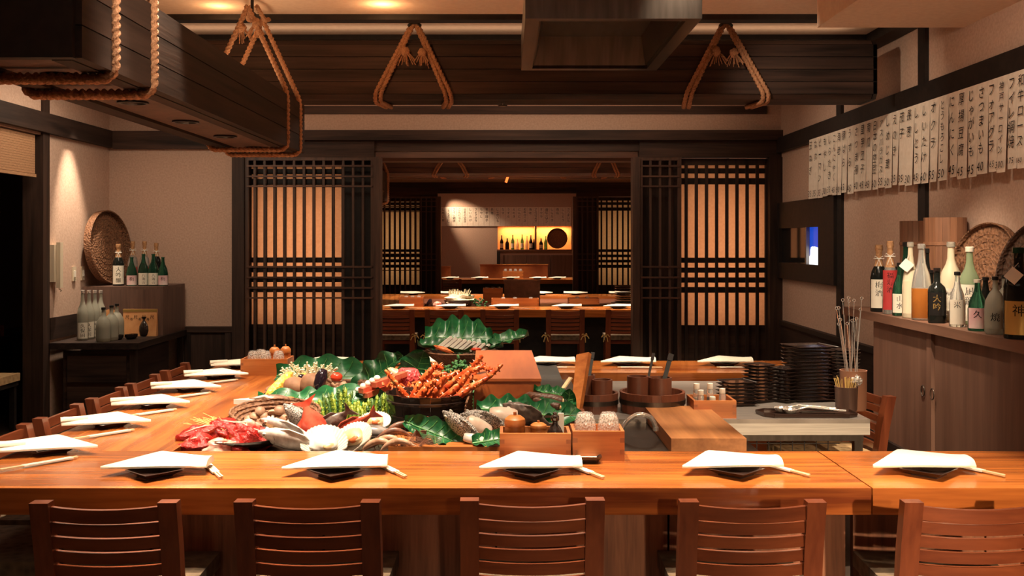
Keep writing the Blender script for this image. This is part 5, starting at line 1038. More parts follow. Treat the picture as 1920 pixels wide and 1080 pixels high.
t = thing('squid', 'dark squid mantle with white fin behind the mushroom basket', 'squid', atY(505, 752, 4.98)); b = nbm(); blob(b, (0,0,0), (.115,.05,.032), (0,-.05,-.1), .1, 3, 2, 3); add('mantle', b, M['squid'], t, smooth=70)
b = nbm(); tube(b, [(-.06,-.045,.02),(-.01,-.05,.03),(.04,-.055,.012),(.10,-.05,.008)], [.006,.010,.009,.006], 8); add('edge', b, M['flesh'], t, smooth=60)
b = nbm(); prism(b, [(-.17,-.02),(-.05,-.05),(-.04,.06),(-.09,.03)], -.012, .012); add('fin', b, M['white_f'], t, bevel=.006)
# plank with fish pieces at right
t = thing('serving_plank', 'pale wooden serving plank under the fish pieces', 'board', (-.25, 4.28, BZ)); b = nbm(); box(b, -.235, .22, -.15, .17, .018, .036); add('top', b, M['masu'], t, bevel=.003)
for x in (-.19, .17): b = nbm(); box(b, x-.02, x+.02, -.13, .15, 0, .018); add('foot', b, M['masu_end'], t)
leaf(atY(788, 800, 4.38), .15, .09, (R(55), R(15), R(-10)), 'round leaf standing at the left end of the plank', 2, .02, .006, seed=21); leaf(atY(826, 818, 4.24), .26, .13, (R(36), R(20), R(-8)), 'leaf draped over the plank under the fish steaks', 4, .03, .012, seed=22); leaf(atY(922, 826, 4.17), .16, .09, (R(35), R(-8), R(6)), 'leaf tip beside the wide cypress box', 3, .02, .008, seed=23)
b = nbm(); box(b, -.022, .022, -.02, .02, 0, .045); tag(add('wood_cube', b, M['tub'], None, (-.36, 4.25, .738), bevel=.003), 'small brown cube on the left of the plank', 'block')
fish(atY(872, 806, 4.25), .25, .115, (R(48), R(38), R(-14)), 'fish_g', 'scaled silver fish at the left of the plank')
fish(atY(912, 792, 4.36), .24, .125, (R(45), R(16), R(-6)), 'fish_g', 'round silver-scaled fish in the middle of the plank')
fish(atY(988, 778, 4.50), .24, .11, (R(45), R(26), R(8)), 'fish_d', 'dark scaled fish behind the orange pot')
for k, (px, py, Y, rad, rot, m, lb) in enumerate(((895,802,4.30,(.055,.04,.04),(.1,.5,0),'flesh','pale fish fillet between the two silver fish'),(943,783,4.44,(.06,.05,.045),(0,.1,0),'flesh','pinkish fish piece left of the orange pot'),(890,824,4.20,(.045,.03,.025),(0,.2,0),'fish_s','small silver fish trimming at the front of plank'))):
    t = thing('fish_piece', lb, 'fish piece', atY(px, py, Y), 0, 'fish pieces on the plank'); t.rotation_euler = (R(20), rot[1], R(12-9*k)); rx, ry, rz_ = rad; b = nbm(); rings = []
    for u, s_ in ((-1,.72),(-.8,.9),(-.3,1),(.3,1),(.8,.92),(1,.8)): rings.append([b.verts.new((u*rx, ry*s_*math.cos(a), rz_*s_*(math.sin(a) if math.sin(a) > 0 else .55*math.sin(a)))) for a in [2*math.pi*q/18 for q in range(18)]])
    for A, B in zip(rings, rings[1:]):
        for q in range(18): b.faces.new((A[q], A[(q+1)%18], B[(q+1)%18], B[q]))
    add('skin', b, M[m], t, smooth=60)
    for e, s_, R_ in ((-1,.72,rings[0]), (1,.8,rings[-1])):
        b = nbm(); vs = [(e*(rx+.001), ry*s_*.97*math.cos(a), rz_*s_*.97*(math.sin(a) if math.sin(a) > 0 else .55*math.sin(a))) for a in [2*math.pi*q/18 for q in range(18)]]; V0 = [b.verts.new(v) for v in vs]; V1 = [b.verts.new((v[0]-e*.004, v[1], v[2])) for v in vs]; b.faces.new(V0); b.faces.new(V1[::-1])
        for q in range(18): b.faces.new((V0[q], V0[(q+1)%18], V1[(q+1)%18], V1[q]))
        add('cut_face', b, M['flesh'], t)
b = nbm(); box(b, -.12, .12, -.05, .05, 0, .06); tag(add('fish_block_stand', b, M['tub'], None, (-.03, 4.50, BZ), bevel=.004), 'brown block under the fish pieces beside the box', 'block')
b = nbm(); box(b, -.16, .16, -.09, .09, 0, .085); tag(add('display_stand', b, M['tub'], None, (.20, 4.68, BZ), bevel=.004), 'low brown stand under the dark roots', 'stand')
leaf(atY(975, 772, 4.62), .40, .15, (R(30), R(4), R(2)), 'long leaf in front of the orange chest', 5, .03, .015, seed=25); leaf(atY(1030, 778, 4.60), .30, .14, (R(50), R(0), R(-4)), 'leaf hanging over the stand behind the soy bottle', 3, .02, .008, seed=26); leaf(atY(1064, 762, 4.72), .17, .09, (R(78), R(-80), 0), 'bright leaf standing beside the broad wooden paddle', 3, .02, .008, seed=27); leaf(atY(1035, 738, 4.80), .18, .07, (R(30), R(8), 0), 'narrow leaf behind the dark roots', 3, .02, .006, seed=28)
for k, (p, q, r) in enumerate((((985,742),(1055,752),.024),((975,756),(1036,762),.021),((1000,750),(1050,764),.018))):
    a, c = atY(*p, 4.74-.03*k), atY(*q, 4.68-.03*k); t = thing('geoduck_clam', 'dark brown cylindrical clam neck, %s on the stand' % ('uppermost', 'left lower', 'front')[k], 'clam', a, 0, 'clam necks'); d = c-a; b = nbm(); tube(b, [d*u for u in (0,.1,.4,.7,.95,1)], [r*.5,r*.9,r,r*1.05,r,r*.8], 14, mod=lambda th, s: 1+.03*math.sin(s*500)); add('neck', b, M['root'], t, smooth=60); b = nbm(); blob(b, d*1.01, (.006,r*.55,r*.55), sub=2); add('tip', b, M['scallop'], t, smooth=60)
lump('clam_body', atY(1060, 771, 4.66), (.022,.022,.042), (0,-.3,0), 'white_f', 'white oval clam body beside the standing leaf', 'clam', .05)

# ================================================================== right wall: cabinet, bottles, menu strips
XC, ZS, YC0, YC1 = 2.20, 1.147, 1.2, 6.60
t = thing('wall_cabinet', 'long brown wooden cabinet along the right wall carrying bottles', 'cabinet', (XC, 3.9, 0))
def cb(nm, x0, x1, y0, y1, z0, z1, mat='cab', bev=.003):
    b = nbm(); box(b, x0-XC, x1-XC, y0-3.9, y1-3.9, z0, z1); return add(nm, b, M[mat], t, bevel=bev)
cb('top', XC-.02, XR-.03, YC0, YC1, ZS-.05, ZS-.001); cb('end_stile', XC-.0, XC+.05, YC1-.05, YC1, .0, ZS-.05, 'cab_z'); cb('back', XR-.06, XR-.04, YC0, YC1, .0, ZS-.05, 'cab_z'); cb('end_stile', XR-.11, XR-.06, YC1-.05, YC1, .0, ZS-.05, 'cab_z')
cb('bottom_rail', XC-.01, XC+.03, YC0, YC1-.05, .36, .42, 'dark_y'); cb('plinth', XC+.04, XR-.06, YC0, YC1-.05, 0, .36, 'wall')
cb('shelf', XC+.02, XR-.06, YC0, YC1-.05, .40, .42)
ys = [6.12, 5.32, 4.45, 3.5, 2.5, 1.5]
for k, (ya, yb_) in enumerate(zip(ys, ys[1:])):
    d = cb('door', XC+.012+.012*(k % 2), XC+.03+.012*(k % 2), yb_-.02, ya, .42, ZS-.055, 'cab_z')
    yy = (yb_+.06) if k % 2 == 0 else (ya-.06); b = nbm(); tube(b, [(.006, yy-3.9+.022*math.cos(a), .78+.028*math.sin(a)) for a in [i*math.pi/10 for i in range(20)]], .003, 6, closed=True); add('ring_pull', b, M['steel_d'], d, smooth=60)
cb('stile', XC+.005, XC+.045, 5.27, 5.33, .42, ZS-.05, 'cab_z')
# bottles
def bottle(c, kind, h, r, gm, label, lab=None, labtext='', cap=None, wrap=False, liquid=None, rz=0, grp='bottles on the right cabinet', lz=(.10,.42), tag_=False):
    t = thing('bottle', label, 'bottle', c, rz, grp)
    P_ = {'sake': [(.0,0),(.92,0),(1,.012),(1,.52),(.86,.62),(.50,.72),(.34,.80),(.30,.955),(.36,.96),(.36,.985),(.30,1),(0,1)],
          'slim': [(.0,0),(.92,0),(1,.012),(1,.42),(.80,.60),(.44,.74),(.32,.84),(.29,.955),(.36,.96),(.36,.985),(.30,1),(0,1)],
          'round': [(0,0),(.85,0),(1,.05),(1,.45),(.92,.58),(.55,.72),(.26,.78),(.24,.93),(.28,.94),(.28,1),(0,1)],
          'square': [(0,0),(.95,0),(1,.02),(1,.58),(.85,.66),(.36,.74),(.32,.95),(.36,.96),(.36,1),(0,1)]}[kind]
    n = 22; b = nbm(); lathe(b, [(a*r, z*h) for a, z in P_], n); add('glass', b, M[gm], t, smooth=50)
    if liquid:
        b = nbm(); lathe(b, [(a*r*1.004, z*h) for a, z in [(.93,.02),(1,.03),(1,.42)]], n, cap=False); add('liquid_band', b, M[liquid], t, smooth=50)
    rl = r*1.012; z0, z1 = lz[0]*h, lz[1]*h; A0 = R(-90-62); A1 = R(-90+62)
    if lab:
        b = nbm(); m_ = 14; T = [[b.verts.new((rr*math.cos(A0+(A1-A0)*k/m_), rr*math.sin(A0+(A1-A0)*k/m_), z)) for z in (z0, z1)] for rr in (rl, rl-.001) for k in range(m_+1)]
        for o_ in (0, m_+1):
            for k in range(m_): b.faces.new((T[o_+k][0], T[o_+k+1][0], T[o_+k+1][1], T[o_+k][1]))
        lo = add('label', b, M[lab], t, smooth=60)
        if labtext:
            b = nbm(); s = min((z1-z0)/(len(labtext)+.4), r*.95)
            glyphs(b, labtext, s*.95, lambda x, y: Vector(((rl+.0006)*math.cos(R(-90)+x/rl), (rl+.0006)*math.sin(R(-90)+x/rl), z1-s*.7+y)), True, s); add('lettering', b, M['ink'] if lab != 'cap' else M['gold'], lo)
    if cap: b = nbm(); rc = P_[-3][0]*r*1.12; lathe(b, [(rc,h*.945),(rc,h*1.005),(rc*.8,h*1.012),(0,h*1.012)], 16); add('cap', b, M[cap], t, smooth=40)
    if wrap:
        b = nbm(); lathe(b, [(r*.66,h*.66),(r*.46,h*.75),(r*.40,h*.80),(r*.37,h*.93),(r*.46,h*.955),(r*.44,h*1.03),(r*.30,h*1.035),(0,h*1.03)], 16); add('neck_wrap', b, M['wrap'], t, smooth=60)
        b = nbm(); tube(b, [(r*.42*math.cos(a), r*.42*math.sin(a), h*.82) for a in [i*math.pi/8 for i in range(16)]], .003, 5, closed=True)
        for s in (-1, 1): tube(b, [(s*.0,-r*.42,h*.82),(s*.022,-r*.5,h*.86),(s*.03,-r*.5,h*.82),(s*.0,-r*.45,h*.81),(s*.015,-r*.6,h*.70)], .0022, 5)
        add('cord', b, M['white'], t)
    if tag_:
        b = nbm(); box(b, -.028, .028, -.001, .001, -.028, .028, Matrix.Translation((-.02,-r*.8-.01,h*.70)) @ Matrix.Rotation(R(40), 4, 'Y')); add('hang_tag', b, M['white'], t); b = nbm(); tube(b, [(0,-r*.3,h*.84),(-.02,-r*.8,h*.78),(-.02,-r*.8-.01,h*.735)], .0015, 4); add('tag_string', b, M['white'], t)
    return t
RBN = [0]
def rb(px, py, htop, kind, r, gm, label, **k):
    RBN[0] += 1; cap_x = {'b': 2.38, 'f': 2.25}['fbfbfbffbbfbfbfbfbf'[RBN[0]-1]]
    q = onz(px, py, ZS); h = (py-htop)*q.y/F; q.x = cap_x; q.y = q.x*F/(px-CX); ang = math.atan2(q.x, q.y); return bottle(q, kind, h, r, gm, label, rz=-ang, **k)
rb(1648, 574, 462, 'sake', .050, 'g_dark', 'dark sake bottle with tied paper neck, far end of the cabinet', lab='label', labtext='梅酒', wrap=True, lz=(.06,.50))
rb(1659, 577, 505, 'slim', .030, 'g_green', 'small green bottle with pale pink label behind the red one', lab='label_pink', labtext='花', cap='cap', lz=(.1,.5))
rb(1669, 580, 456, 'slim', .044, 'g_clear', 'bottle with red label and paper-wrapped neck', lab='label_red', labtext='福寿酒', wrap=True, lz=(.06,.62))
rb(1679, 576, 498, 'square', .040, 'g_pale', 'pale green flask behind the red-label bottle', cap='cap')
rb(1687, 583, 491, 'slim', .042, 'g_green', 'short green bottle with white label', lab='label', labtext='山水', cap='cap', lz=(.06,.42))
rb(1698, 582, 455, 'sake', .044, 'g_green', 'tall green bottle with white brush-lettered label', lab='label', labtext='風月', cap='cap', lz=(.06,.46))
rb(1707, 588, 455, 'slim', .044, 'g_lit', 'bright pale yellow bottle with tilted white neck label', lab='g_lit', cap='g_clear', lz=(.06,.5), tag_=True)
rb(1728, 589, 458, 'slim', .052, 'g_clear', 'clear bottle half full of orange liquor', liquid='g_amber', cap='g_clear')
rb(1740, 584, 466, 'slim', .040, 'g_dark', 'dark green bottle behind the orange liquor', cap='cap')
rb(1745, 592, 506, 'square', .040, 'g_dark', 'low black bottle left of the ornate decanter', cap='cap')
rb(1757, 596, 500, 'square', .046, 'g_dark', 'ornate black decanter with black label', lab='cap', labtext='大吟', cap='lacquer', lz=(.14,.56))
rb(1783, 600, 455, 'sake', .056, 'g_lit', 'frosted milky white bottle, tallest in the middle', lab='label', labtext='雪', cap='g_clear', lz=(.05,.42))
rb(1795, 603, 507, 'slim', .038, 'g_clear', 'small clear bottle with black oval emblem label', lab='label', labtext='米', cap='cap', lz=(.05,.5))
rb(1818, 606, 464, 'sake', .052, 'g_pale', 'pale bottle with large brush calligraphy', lab='label', labtext='凪龍', cap='label', lz=(.05,.52))
rb(1833, 609, 520, 'slim', .044, 'g_green', 'short green bottle with glossy shoulder', lab='label_pink', labtext='久', cap='label', lz=(.05,.45))
rb(1848, 612, 520, 'slim', .040, 'g_dark', 'dark green bottle with wide pale label', lab='label', labtext='鳥', cap='cap', lz=(.10,.55))
rb(1866, 612, 514, 'round', .046, 'g_frost', 'frosted grey bottle behind the other frosted one', cap='cap', lab='g_frost', labtext='焼')
rb(1884, 618, 516, 'round', .050, 'g_frost', 'frosted grey flask left of the big dark bottle', cap='cap', lab='g_frost', labtext='大', lz=(.15,.45))
rb(1910, 628, 465, 'square', .062, 'g_dark', 'big dark bottle with gold-framed label and hang tag', lab='gold', labtext='神', cap='g_green', tag_=True, lz=(.05,.42))
# casks and flat baskets behind
for (px, r, h, y, lb) in ((1716, .085, .55, 6.18, 'narrower cask'), (1772, .108, .56, 5.83, 'wider cask')):
    q = Vector((2.595-r, (2.595-r)*F/(px-CX), ZS)); t = thing('wooden_cask', 'tall wooden %s with hoops behind the bottles' % lb, 'cask', q, 0, 'wooden casks'); n = 18
    for k in range(n):
        a0, a1 = 2*math.pi*k/n, 2*math.pi*(k+.97)/n; b = nbm(); ri = r-.012
        hexa(b, [(r*math.cos(a0), r*math.sin(a0), 0), (r*math.cos(a1), r*math.sin(a1), 0), (ri*math.cos(a1), ri*math.sin(a1), 0), (ri*math.cos(a0), ri*math.sin(a0), 0)]+[(x*1.06, yy*1.06, h) for x, yy in ((r*math.cos(a0), r*math.sin(a0)), (r*math.cos(a1), r*math.sin(a1)), (ri*math.cos(a1), ri*math.sin(a1)), (ri*math.cos(a0), ri*math.sin(a0)))]); add('stave', b, M['cask'], t)
    for z in (.18, .40): b = nbm(); rr = r*(1+.06*z/h); lathe(b, [(rr-.004,z),(rr+.004,z+.003),(rr+.004,z+.02),(rr-.004,z+.023)], 26, ring=True); add('hoop', b, M['cask'], t, smooth=40)
    b = nbm(); lathe(b, [(r*.98,0),(r*.98,.012),(0,.012)], 18); add('bottom', b, M['cask'], t)
    b = nbm(); lathe(b, [(r*1.01,h-.03),(r*1.01,h-.018),(0,h-.018)], 18); add('lid', b, M['cask'], t)
def flat_basket(c, r, nrm, label, mat='wicker', rim=.03, grp='round flat baskets'):
    t = thing('flat_basket', label, 'basket', c, 0, grp); t.rotation_euler = Vector(nrm).to_track_quat('Z', 'Y').to_euler()
    b = nbm(); lathe(b, [(0,-.004),(r*.97,-.004),(r*.97,.004),(0,.004)], 40); add('weave', b, M[mat], t)
    b = nbm(); lathe(b, [(r*.94,-.012),(r*1.0,-.012),(r*1.0,rim),(r*.985,rim+.004),(r*.965,rim),(r*.945,.004)], 48, ring=True); add('rim', b, M[mat], t, smooth=40)
    b = nbm()
    for k in range(1, 7): tube(b, [(r*.155*k*math.cos(a), r*.155*k*math.sin(a), .005) for a in [i*math.pi/18 for i in range(36)]], .0025, 4, closed=True)
    add('coils', b, M[mat], t); return t
flat_basket((2.525, 5.36, ZS+.265), .262, (-.93,-.22,.20), 'large round woven basket leaning on the right wall')
flat_basket((2.525, 4.80, ZS+.27), .265, (-.93,-.22,.20), 'dark round basket at the right edge behind the big bottle', 'wicker_d')
# paper menu strips
ZX = [85,120,153,188,225,255,290,325,365,420,462,508,552,600,645,698,745,800,855,905,980,1040,1112,1180,1248,1330,1397,1470,1550,1612]
ED = [(0,1),(2,3),(4,5,6),(13,14),(16,17),(23,24),(25,26)]
XM = XR-.058
def zy(z): return XM*F/(1500+z/3.857-CX)
for k, (z, (tx, pr)) in enumerate(zip(ZX, STRIPS)):
    zl = (ZX[k-1]+z)/2 if k else z-17; zr_ = (ZX[k+1]+z)/2 if k < len(ZX)-1 else z+32
    ya, yb_ = zy(zl), zy(zr_); yc = (ya+yb_)/2; wd = (ya-yb_); joined = any(k in e and k != e[-1] for e in ED); rr = random.Random(k)
    wl = wd*.5; w_bot = wd*(.5 if joined else .5-(.03+.17*rr.random()**2))
    L = .485+.02*rr.random(); zt = 2.428; lean = rr.uniform(-.12,.12)*wd if not joined else 0
    t = thing('menu_strip', 'paper menu strip with brush lettering, %s from the left on right wall' % ORD[k], 'menu strip', (XM, yc, zt-L), 0, 'paper menu strips')
    b = nbm(); n = 8
    def f(u, v): return Vector((-.001-.010*math.sin(u*math.pi*.5)*rr.random()*.2-.006*(u**2), (1-2*v)*(wl+(w_bot-wl)*u)+lean*u, L*(1-u)))
    grid(b, f, n, 2, .001, (1,0,0)); pp = add('paper', b, M['menu'], t, smooth=60)
    s = min(.074, (L*.74)/len(tx)); pit = (L*.76)/max(3.6, len(tx)); s = min(s, pit*.95, wd*.78)
    def place(x, y, off=0): u = 1-(L-.045+y)/L; return Vector((-.0105-.008*max(0,u)**2, -x+lean*u, L-.055+y))
    b = nbm(); glyphs(b, tx, s, place, True, pit, .12); add('lettering', b, M['ink'], t)
    b = nbm(); ps = min(.075, wd*(.60 if len(pr) < 3 else .44))
    def place2(x, y): return Vector((-.0185, -(x-(len(pr)-1)*ps*.29)+lean*.9, .042+y))
    glyphs(b, pr, ps, place2, False, ps*.58, .2); add('price', b, M['ink'], t)

# ================================================================== left corner
t = thing('corner_cabinet', 'low black cabinet in the left back corner', 'cabinet', (-3.44, 9.05, 0))
def lc(nm, x0, x1, y0, y1, z0, z1, mat='dark_x', bev=.004):
    b = nbm(); box(b, x0+3.44, x1+3.44, y0-9.05, y1-9.05, z0, z1); return add(nm, b, M[mat], t, bevel=bev)
lc('top', XL+.02, -3.05, 8.38, YB-.06, .675, .727, 'dark_y'); lc('front_panel', XL+.12, -3.10, 8.42, 8.44, .06, .66); lc('drawer_front', XL+.16, -3.16, 8.405, 8.42, .40, .62); lc('drawer_front', XL+.16, -3.16, 8.405, 8.42, .10, .36)
lc('side_panel', -3.11, -3.09, 8.44, 9.25, .06, .66, 'dark_y'); lc('corner_post', -3.13, -3.08, 8.40, 8.45, 0, .675, 'dark_z'); lc('corner_post', -3.13, -3.08, 9.60, 9.64, 0, .675, 'dark_z'); lc('shelf', XL+.12, -3.12, 8.46, 9.60, .30, .32)
t = thing('display_box', 'dark brown wooden box on the corner cabinet', 'box', (-3.43, 9.37, .728))
for nm, a in (('top', (-.36,.36,-.33,.28,.41,.438)), ('front', (-.36,.36,-.33,-.31,0,.41)), ('side', (.34,.36,-.31,.28,0,.41)), ('side', (-.36,-.34,-.31,.28,0,.41))):
    b = nbm(); box(b, *a); add(nm, b, M['cab_dark'], t, bevel=.003)
ZB = 1.167
def lb(px, py, ht, z, kind, r, gm, label, **k):
    q = onz(px, py, z); return bottle(q, kind, (py-ht)*q.y/F, r, gm, label, rz=-math.atan2(q.x, q.y), grp='bottles in the left corner', **k)
lb(222, 535.5, 460, ZB, 'sake', .052, 'g_dark', 'dark bottle with big white label, leftmost on the wooden box', lab='label', labtext='大吟醸', wrap=True, lz=(.04,.50))
lb(247, 535.5, 482, ZB, 'slim', .048, 'g_green', 'green bottle with pink label, left of the pair', lab='label_pink', labtext='梅', lz=(.03,.36))
lb(269, 535.5, 476, ZB, 'slim', .048, 'g_green', 'green bottle with white brush label, left of two alike', lab='label', labtext='八海山', lz=(.03,.40))
lb(287.5, 535.5, 476, ZB, 'slim', .048, 'g_green', 'green bottle with white brush label, right of two alike', lab='label', labtext='八海山', lz=(.03,.40))
lb(305.5, 535.5, 482, ZB, 'slim', .046, 'g_green', 'green bottle with pink label, rightmost on the wooden box', lab='label_pink', labtext='梅', lz=(.03,.36))
lb(249, 533.4, 455, ZB, 'sake', .045, 'g_clear', 'wrapped-neck bottle behind, left of three on the box', lab='label_red', wrap=True)
lb(271, 533.4, 455, ZB, 'sake', .045, 'g_clear', 'wrapped-neck bottle behind, middle of three on the box', lab='label_red', wrap=True)
lb(293, 533.4, 458, ZB, 'sake', .045, 'g_dark', 'dark wrapped-neck bottle behind, right of three on the box', wrap=True)
ZK = .728
def lk(px, Y): return CY+F*(EYE-ZK)/Y
for k, (px, Y) in enumerate(((155, 8.62), (167, 8.73), (178, 8.84), (189, 8.94))): lb(px, lk(px, Y), 545, ZK, 'sake', .045, 'g_frost', 'frosted pale bottle with white neck foil, %s from the left wall' % ORD[k], lab='label', labtext='久保田', cap='chrome', lz=(.04,.36))
for k, (px, Y, h) in enumerate(((194, 8.50, 577), (209, 8.62, 573), (219, 8.76, 570))): lb(px, lk(px, Y), h, ZK, 'round', .060, 'g_frost', 'round frosted flask with black cap, %s from left' % ORD[k], lab='g_frost', cap='cap')
for k, (px, py) in enumerate(((223,637),(242,636),(250,635))):
    b = nbm(); lathe(b, [(.014,0),(.022,.004),(.036,.022),(.038,.042),(.035,.042),(.028,.018),(0,.012)], 20); tag(add('sake_cup', b, M['lacquer'], None, onz(px, py, ZK), smooth=50), 'small glossy black sake cup, %s from left on the corner cabinet' % ORD[k], 'cup', 'sake cups')
b = nbm(); lathe(b, [(.030,0),(.040,.01),(.048,.05),(.044,.09),(.026,.125),(.016,.142),(.018,.155),(.028,.172),(.024,.172),(.012,.15),(0,.14)], 24); tag(add('sake_flask', b, M['lacquer'], None, onz(271, 630, ZK), smooth=60), 'glossy black sake flask in front of the paper bag', 'flask')
b = nbm(); lathe(b, [(.030,0),(.042,.01),(.048,.05),(.042,.09),(.026,.125),(.018,.14),(.022,.15),(0,.148)], 24); tag(add('sake_flask', b, M['cab_dark'], None, onz(249, 626, ZK), smooth=60), 'dull brown sake flask in front of the paper bag', 'flask')
t = thing('gift_bag', 'orange paper gift bag with brush marks before the wooden box', 'bag', (-3.255, 8.99, ZK)); b = nbm(); hexa(b, [(-.148,-.02,0),(.148,-.02,0),(.148,.03,0),(-.148,.03,0),(-.15,-.005,.24),(.15,-.005,.24),(.15,.015,.24),(-.15,.015,.24)]); add('bag', b, M['brown_paper'], t, bevel=.002)
b = nbm(); box(b, -.151,.151,-.009,-.006,.215,.24); add('top_band', b, M['gold'], t); b = nbm()
for k in range(4): glyphs(b, '尺', .038, lambda x, y, k=k: Vector((-.11+.073*k+x, -.0135, .17+y)), True)
for k in range(3): glyphs(b, '寿', .028, lambda x, y, k=k: Vector((-.073+.073*k+x, -.0155, .15+y)), True)
add('print', b, M['ink'], t)
flat_basket((-3.69, 9.33, ZB+.345), .34, (.985,-.17,.10), 'large round brown tray leaning on the left wall', 'wicker', .05)
b = nbm(); lathe(b, [(0,0),(.075,0),(.08,.008),(0,.012)], 24, Matrix.Rotation(R(90), 4, 'X')); tag(add('orange_disc', b, M['brown_paper'], None, (-3.52, 9.0, ZK+.16), smooth=40), 'small round orange tray behind the frosted bottles', 'tray')
# telephone and switches on the left wall
t = thing('wall_telephone', 'ivory wall telephone with hanging cord on the left wall', 'telephone', (XL+.001, 8.49, 1.18)); b = nbm(); box(b, 0, .04, -.06, .06, .05, .36); add('base', b, M['plastic'], t, bevel=.008)
b = nbm(); box(b, .042, .075, -.025, .03, .0, .38); add('handset', b, M['plastic'], t, bevel=.012, seg=2); b = nbm()
tube(b, [(.05+.012*math.cos(k*.9), .035+.012*math.sin(k*.9), .30-.0042*k) for k in range(80)], .0035, 5); add('cord', b, M['plastic'], t, smooth=60)
for k, (y, lab_) in enumerate(((8.90, 'ivory light switch plate nearer the telephone'), (9.08, 'ivory socket plate beside the round tray'))):
    t = thing('switch_plate', lab_, 'switch', (XL+.001, y, 1.22), 0, 'switch plates'); b = nbm(); box(b, 0, .010, -.035, .035, 0, .125); add('plate', b, M['plastic'], t, bevel=.003); b = nbm(); box(b, .010, .018, -.012, .012, .035, .09); add('rocker', b, M['white'], t, bevel=.002)
# bamboo blind over the side-room opening, side room counter and stool
t = thing('bamboo_blind', 'rolled bamboo blind above the dark side opening', 'blind', (XL-.02, 7.5, 2.12))
for k in range(16):
    b = nbm(); box(b, -.012, .0, -.85, .72, .30-.0195*k-.009, .30-.0195*k+.009); add('slat', b, M['bamboo'], t)
b = nbm(); box(b, -.02, .006, -.86, .73, -.03, -.005); add('bottom_rail', b, M['bamboo'], t, bevel=.004)
t = thing('side_counter', 'dark counter in the dim side room at left', 'counter', (-4.9, 8.8, 0)); b = nbm(); box(b, -.6,.42,-.9,.6,.66,.72); add('top', b, M['dark_x'], t, bevel=.004); b = nbm(); box(b, -.6,.36,-.8,.5,0,.66); add('base', b, M['black'], t)
t = thing('wooden_box', 'cypress box of glasses in the dim side room', 'box', (-4.62, 8.95, .721)); b = nbm()
for a in ((-.13,.13,-.09,-.078),(-.13,.13,.078,.09)): box(b, *a, 0, .10)
add('boards', b, M['masu'], t); b = nbm(); box(b, -.13,-.118,-.078,.078,0,.1); box(b, .118,.13,-.078,.078,0,.1); add('side_boards', b, M['masu_end'], t); b = nbm(); box(b, -.118,.118,-.078,.078,.01,.05); add('liner', b, M['masu'], t)
for k, x in enumerate((-4.67, -4.58)): tumbler((x, 8.95, .772), 'glass tumbler in the side room box, %s' % ('left', 'right')[k], .035, .075)
t = thing('stool', 'stool with pale cushion in the dim side room', 'stool', (-4.15, 8.05, 0)); b = nbm(); box(b, -.19,.19,-.19,.19,.44,.50); add('cushion', b, M['fabric_l'], t, bevel=.02, seg=2, smooth=50); b = nbm(); box(b, -.18,.18,-.18,.18,.40,.44); add('seat', b, M['black'], t)
for x in (-.15,.15):
    for y in (-.15,.15): b = nbm(); box(b, x-.02,x+.02,y-.02,y+.02,0,.40); add('leg', b, M['black'], t)

# ================================================================== the next rooms seen through the opening
Y2 = P
for args, yb in (((-1.94, 2.05, 3.43+Y2, 4.03+Y2, 'counter_x', 'orange wood counter in the middle room, nearer one'), 3.7+Y2), ((-1.94, -1.33, 4.032+Y2, 7.05+Y2, 'counter_y', 'orange wood counter along the left of the middle room'), 5.5+Y2),
                 ((-1.328, 2.05, 6.41+Y2, 7.05+Y2, 'counter_x', 'orange wood counter in the middle room, farther one'), 6.8+Y2), ((-1.94, 2.05, 3.43+2*Y2+.6, 4.03+2*Y2+.6, 'counter_x', 'orange wood counter in the farthest room'), 3.7+2*Y2+.6)):
    o = slab('dining_counter', *args); base_board(o, args[0]+.2, args[1]-.2, yb, yb+.04, 0, .649, 'black')
C2 = make_chair('dark ladder-back chair in the middle room, leftmost', 'chairs in the middle room', 'fabric', True)
for i, px in enumerate((741, 833, 937, 1060, 1172)):
    o = C2 if i == 0 else dup(C2, (0,0,0), 0, 'dark ladder-back chair in the middle room, %s' % ('second from left', 'middle', 'second from right', 'rightmost')[i-1])
    o.location = ((px-CX)*11.75/F, 11.75, 0)
for i, px in enumerate((845, 985)): dup(C2, ((px-CX)*20.9/F, 20.95, 0), 0, 'dark ladder-back chair in the farthest room, %s' % ('left', 'right')[i], 'chairs in the farthest room')
for i, px in enumerate((745, 843, 943, 1062, 1160)): setting((px-CX)*12.35/F, 12.40, 0, '%s on the middle room counter' % ORD[i], 'in the middle room', i, chop=(.20,-.03,70))
for i, px in enumerate((775, 850, 1015, 1080, 1165)): setting((px-CX)*15.6/F, 15.65, R(180), '%s at far side of middle room' % ORD[i], 'on the far side of the middle room', i+1, chop=None)
for i, px in enumerate((843, 898, 957, 1008, 1045)): setting((px-CX)*21.6/F, 21.7, 0, '%s on the farthest room counter' % ORD[i], 'in the farthest room', i, chop=None)
masu(-1.36, -1.06, 12.75, .20, CZ, .12, 'cypress box at left in the middle room'); masu(-.20, .40, 12.80, .18, CZ, .10, 'wide cypress box in the middle of the middle room'); masu(-.32, -.06, 13.4, .2, CZ+.0, .20, 'cypress box standing before the middle room chest'); masu(.80, 1.20, 13.2, .2, CZ, .08, 'low cypress box at right in the middle room')
for k, (x, y, z) in enumerate(((-1.28,12.85,.80),(-1.20,12.85,.80),(-1.12,12.85,.80),(-.05,12.88,.78),(.10,12.88,.78),(.30,12.88,.78),(-.27,13.5,.88),(-.19,13.5,.88),(-.11,13.5,.88),(.92,13.3,.77),(1.05,13.3,.77))): tumbler((x, y, z), 'glass tumbler in the middle room boxes, %s from left' % ORD[k], .032, .075, 'middle room glasses')
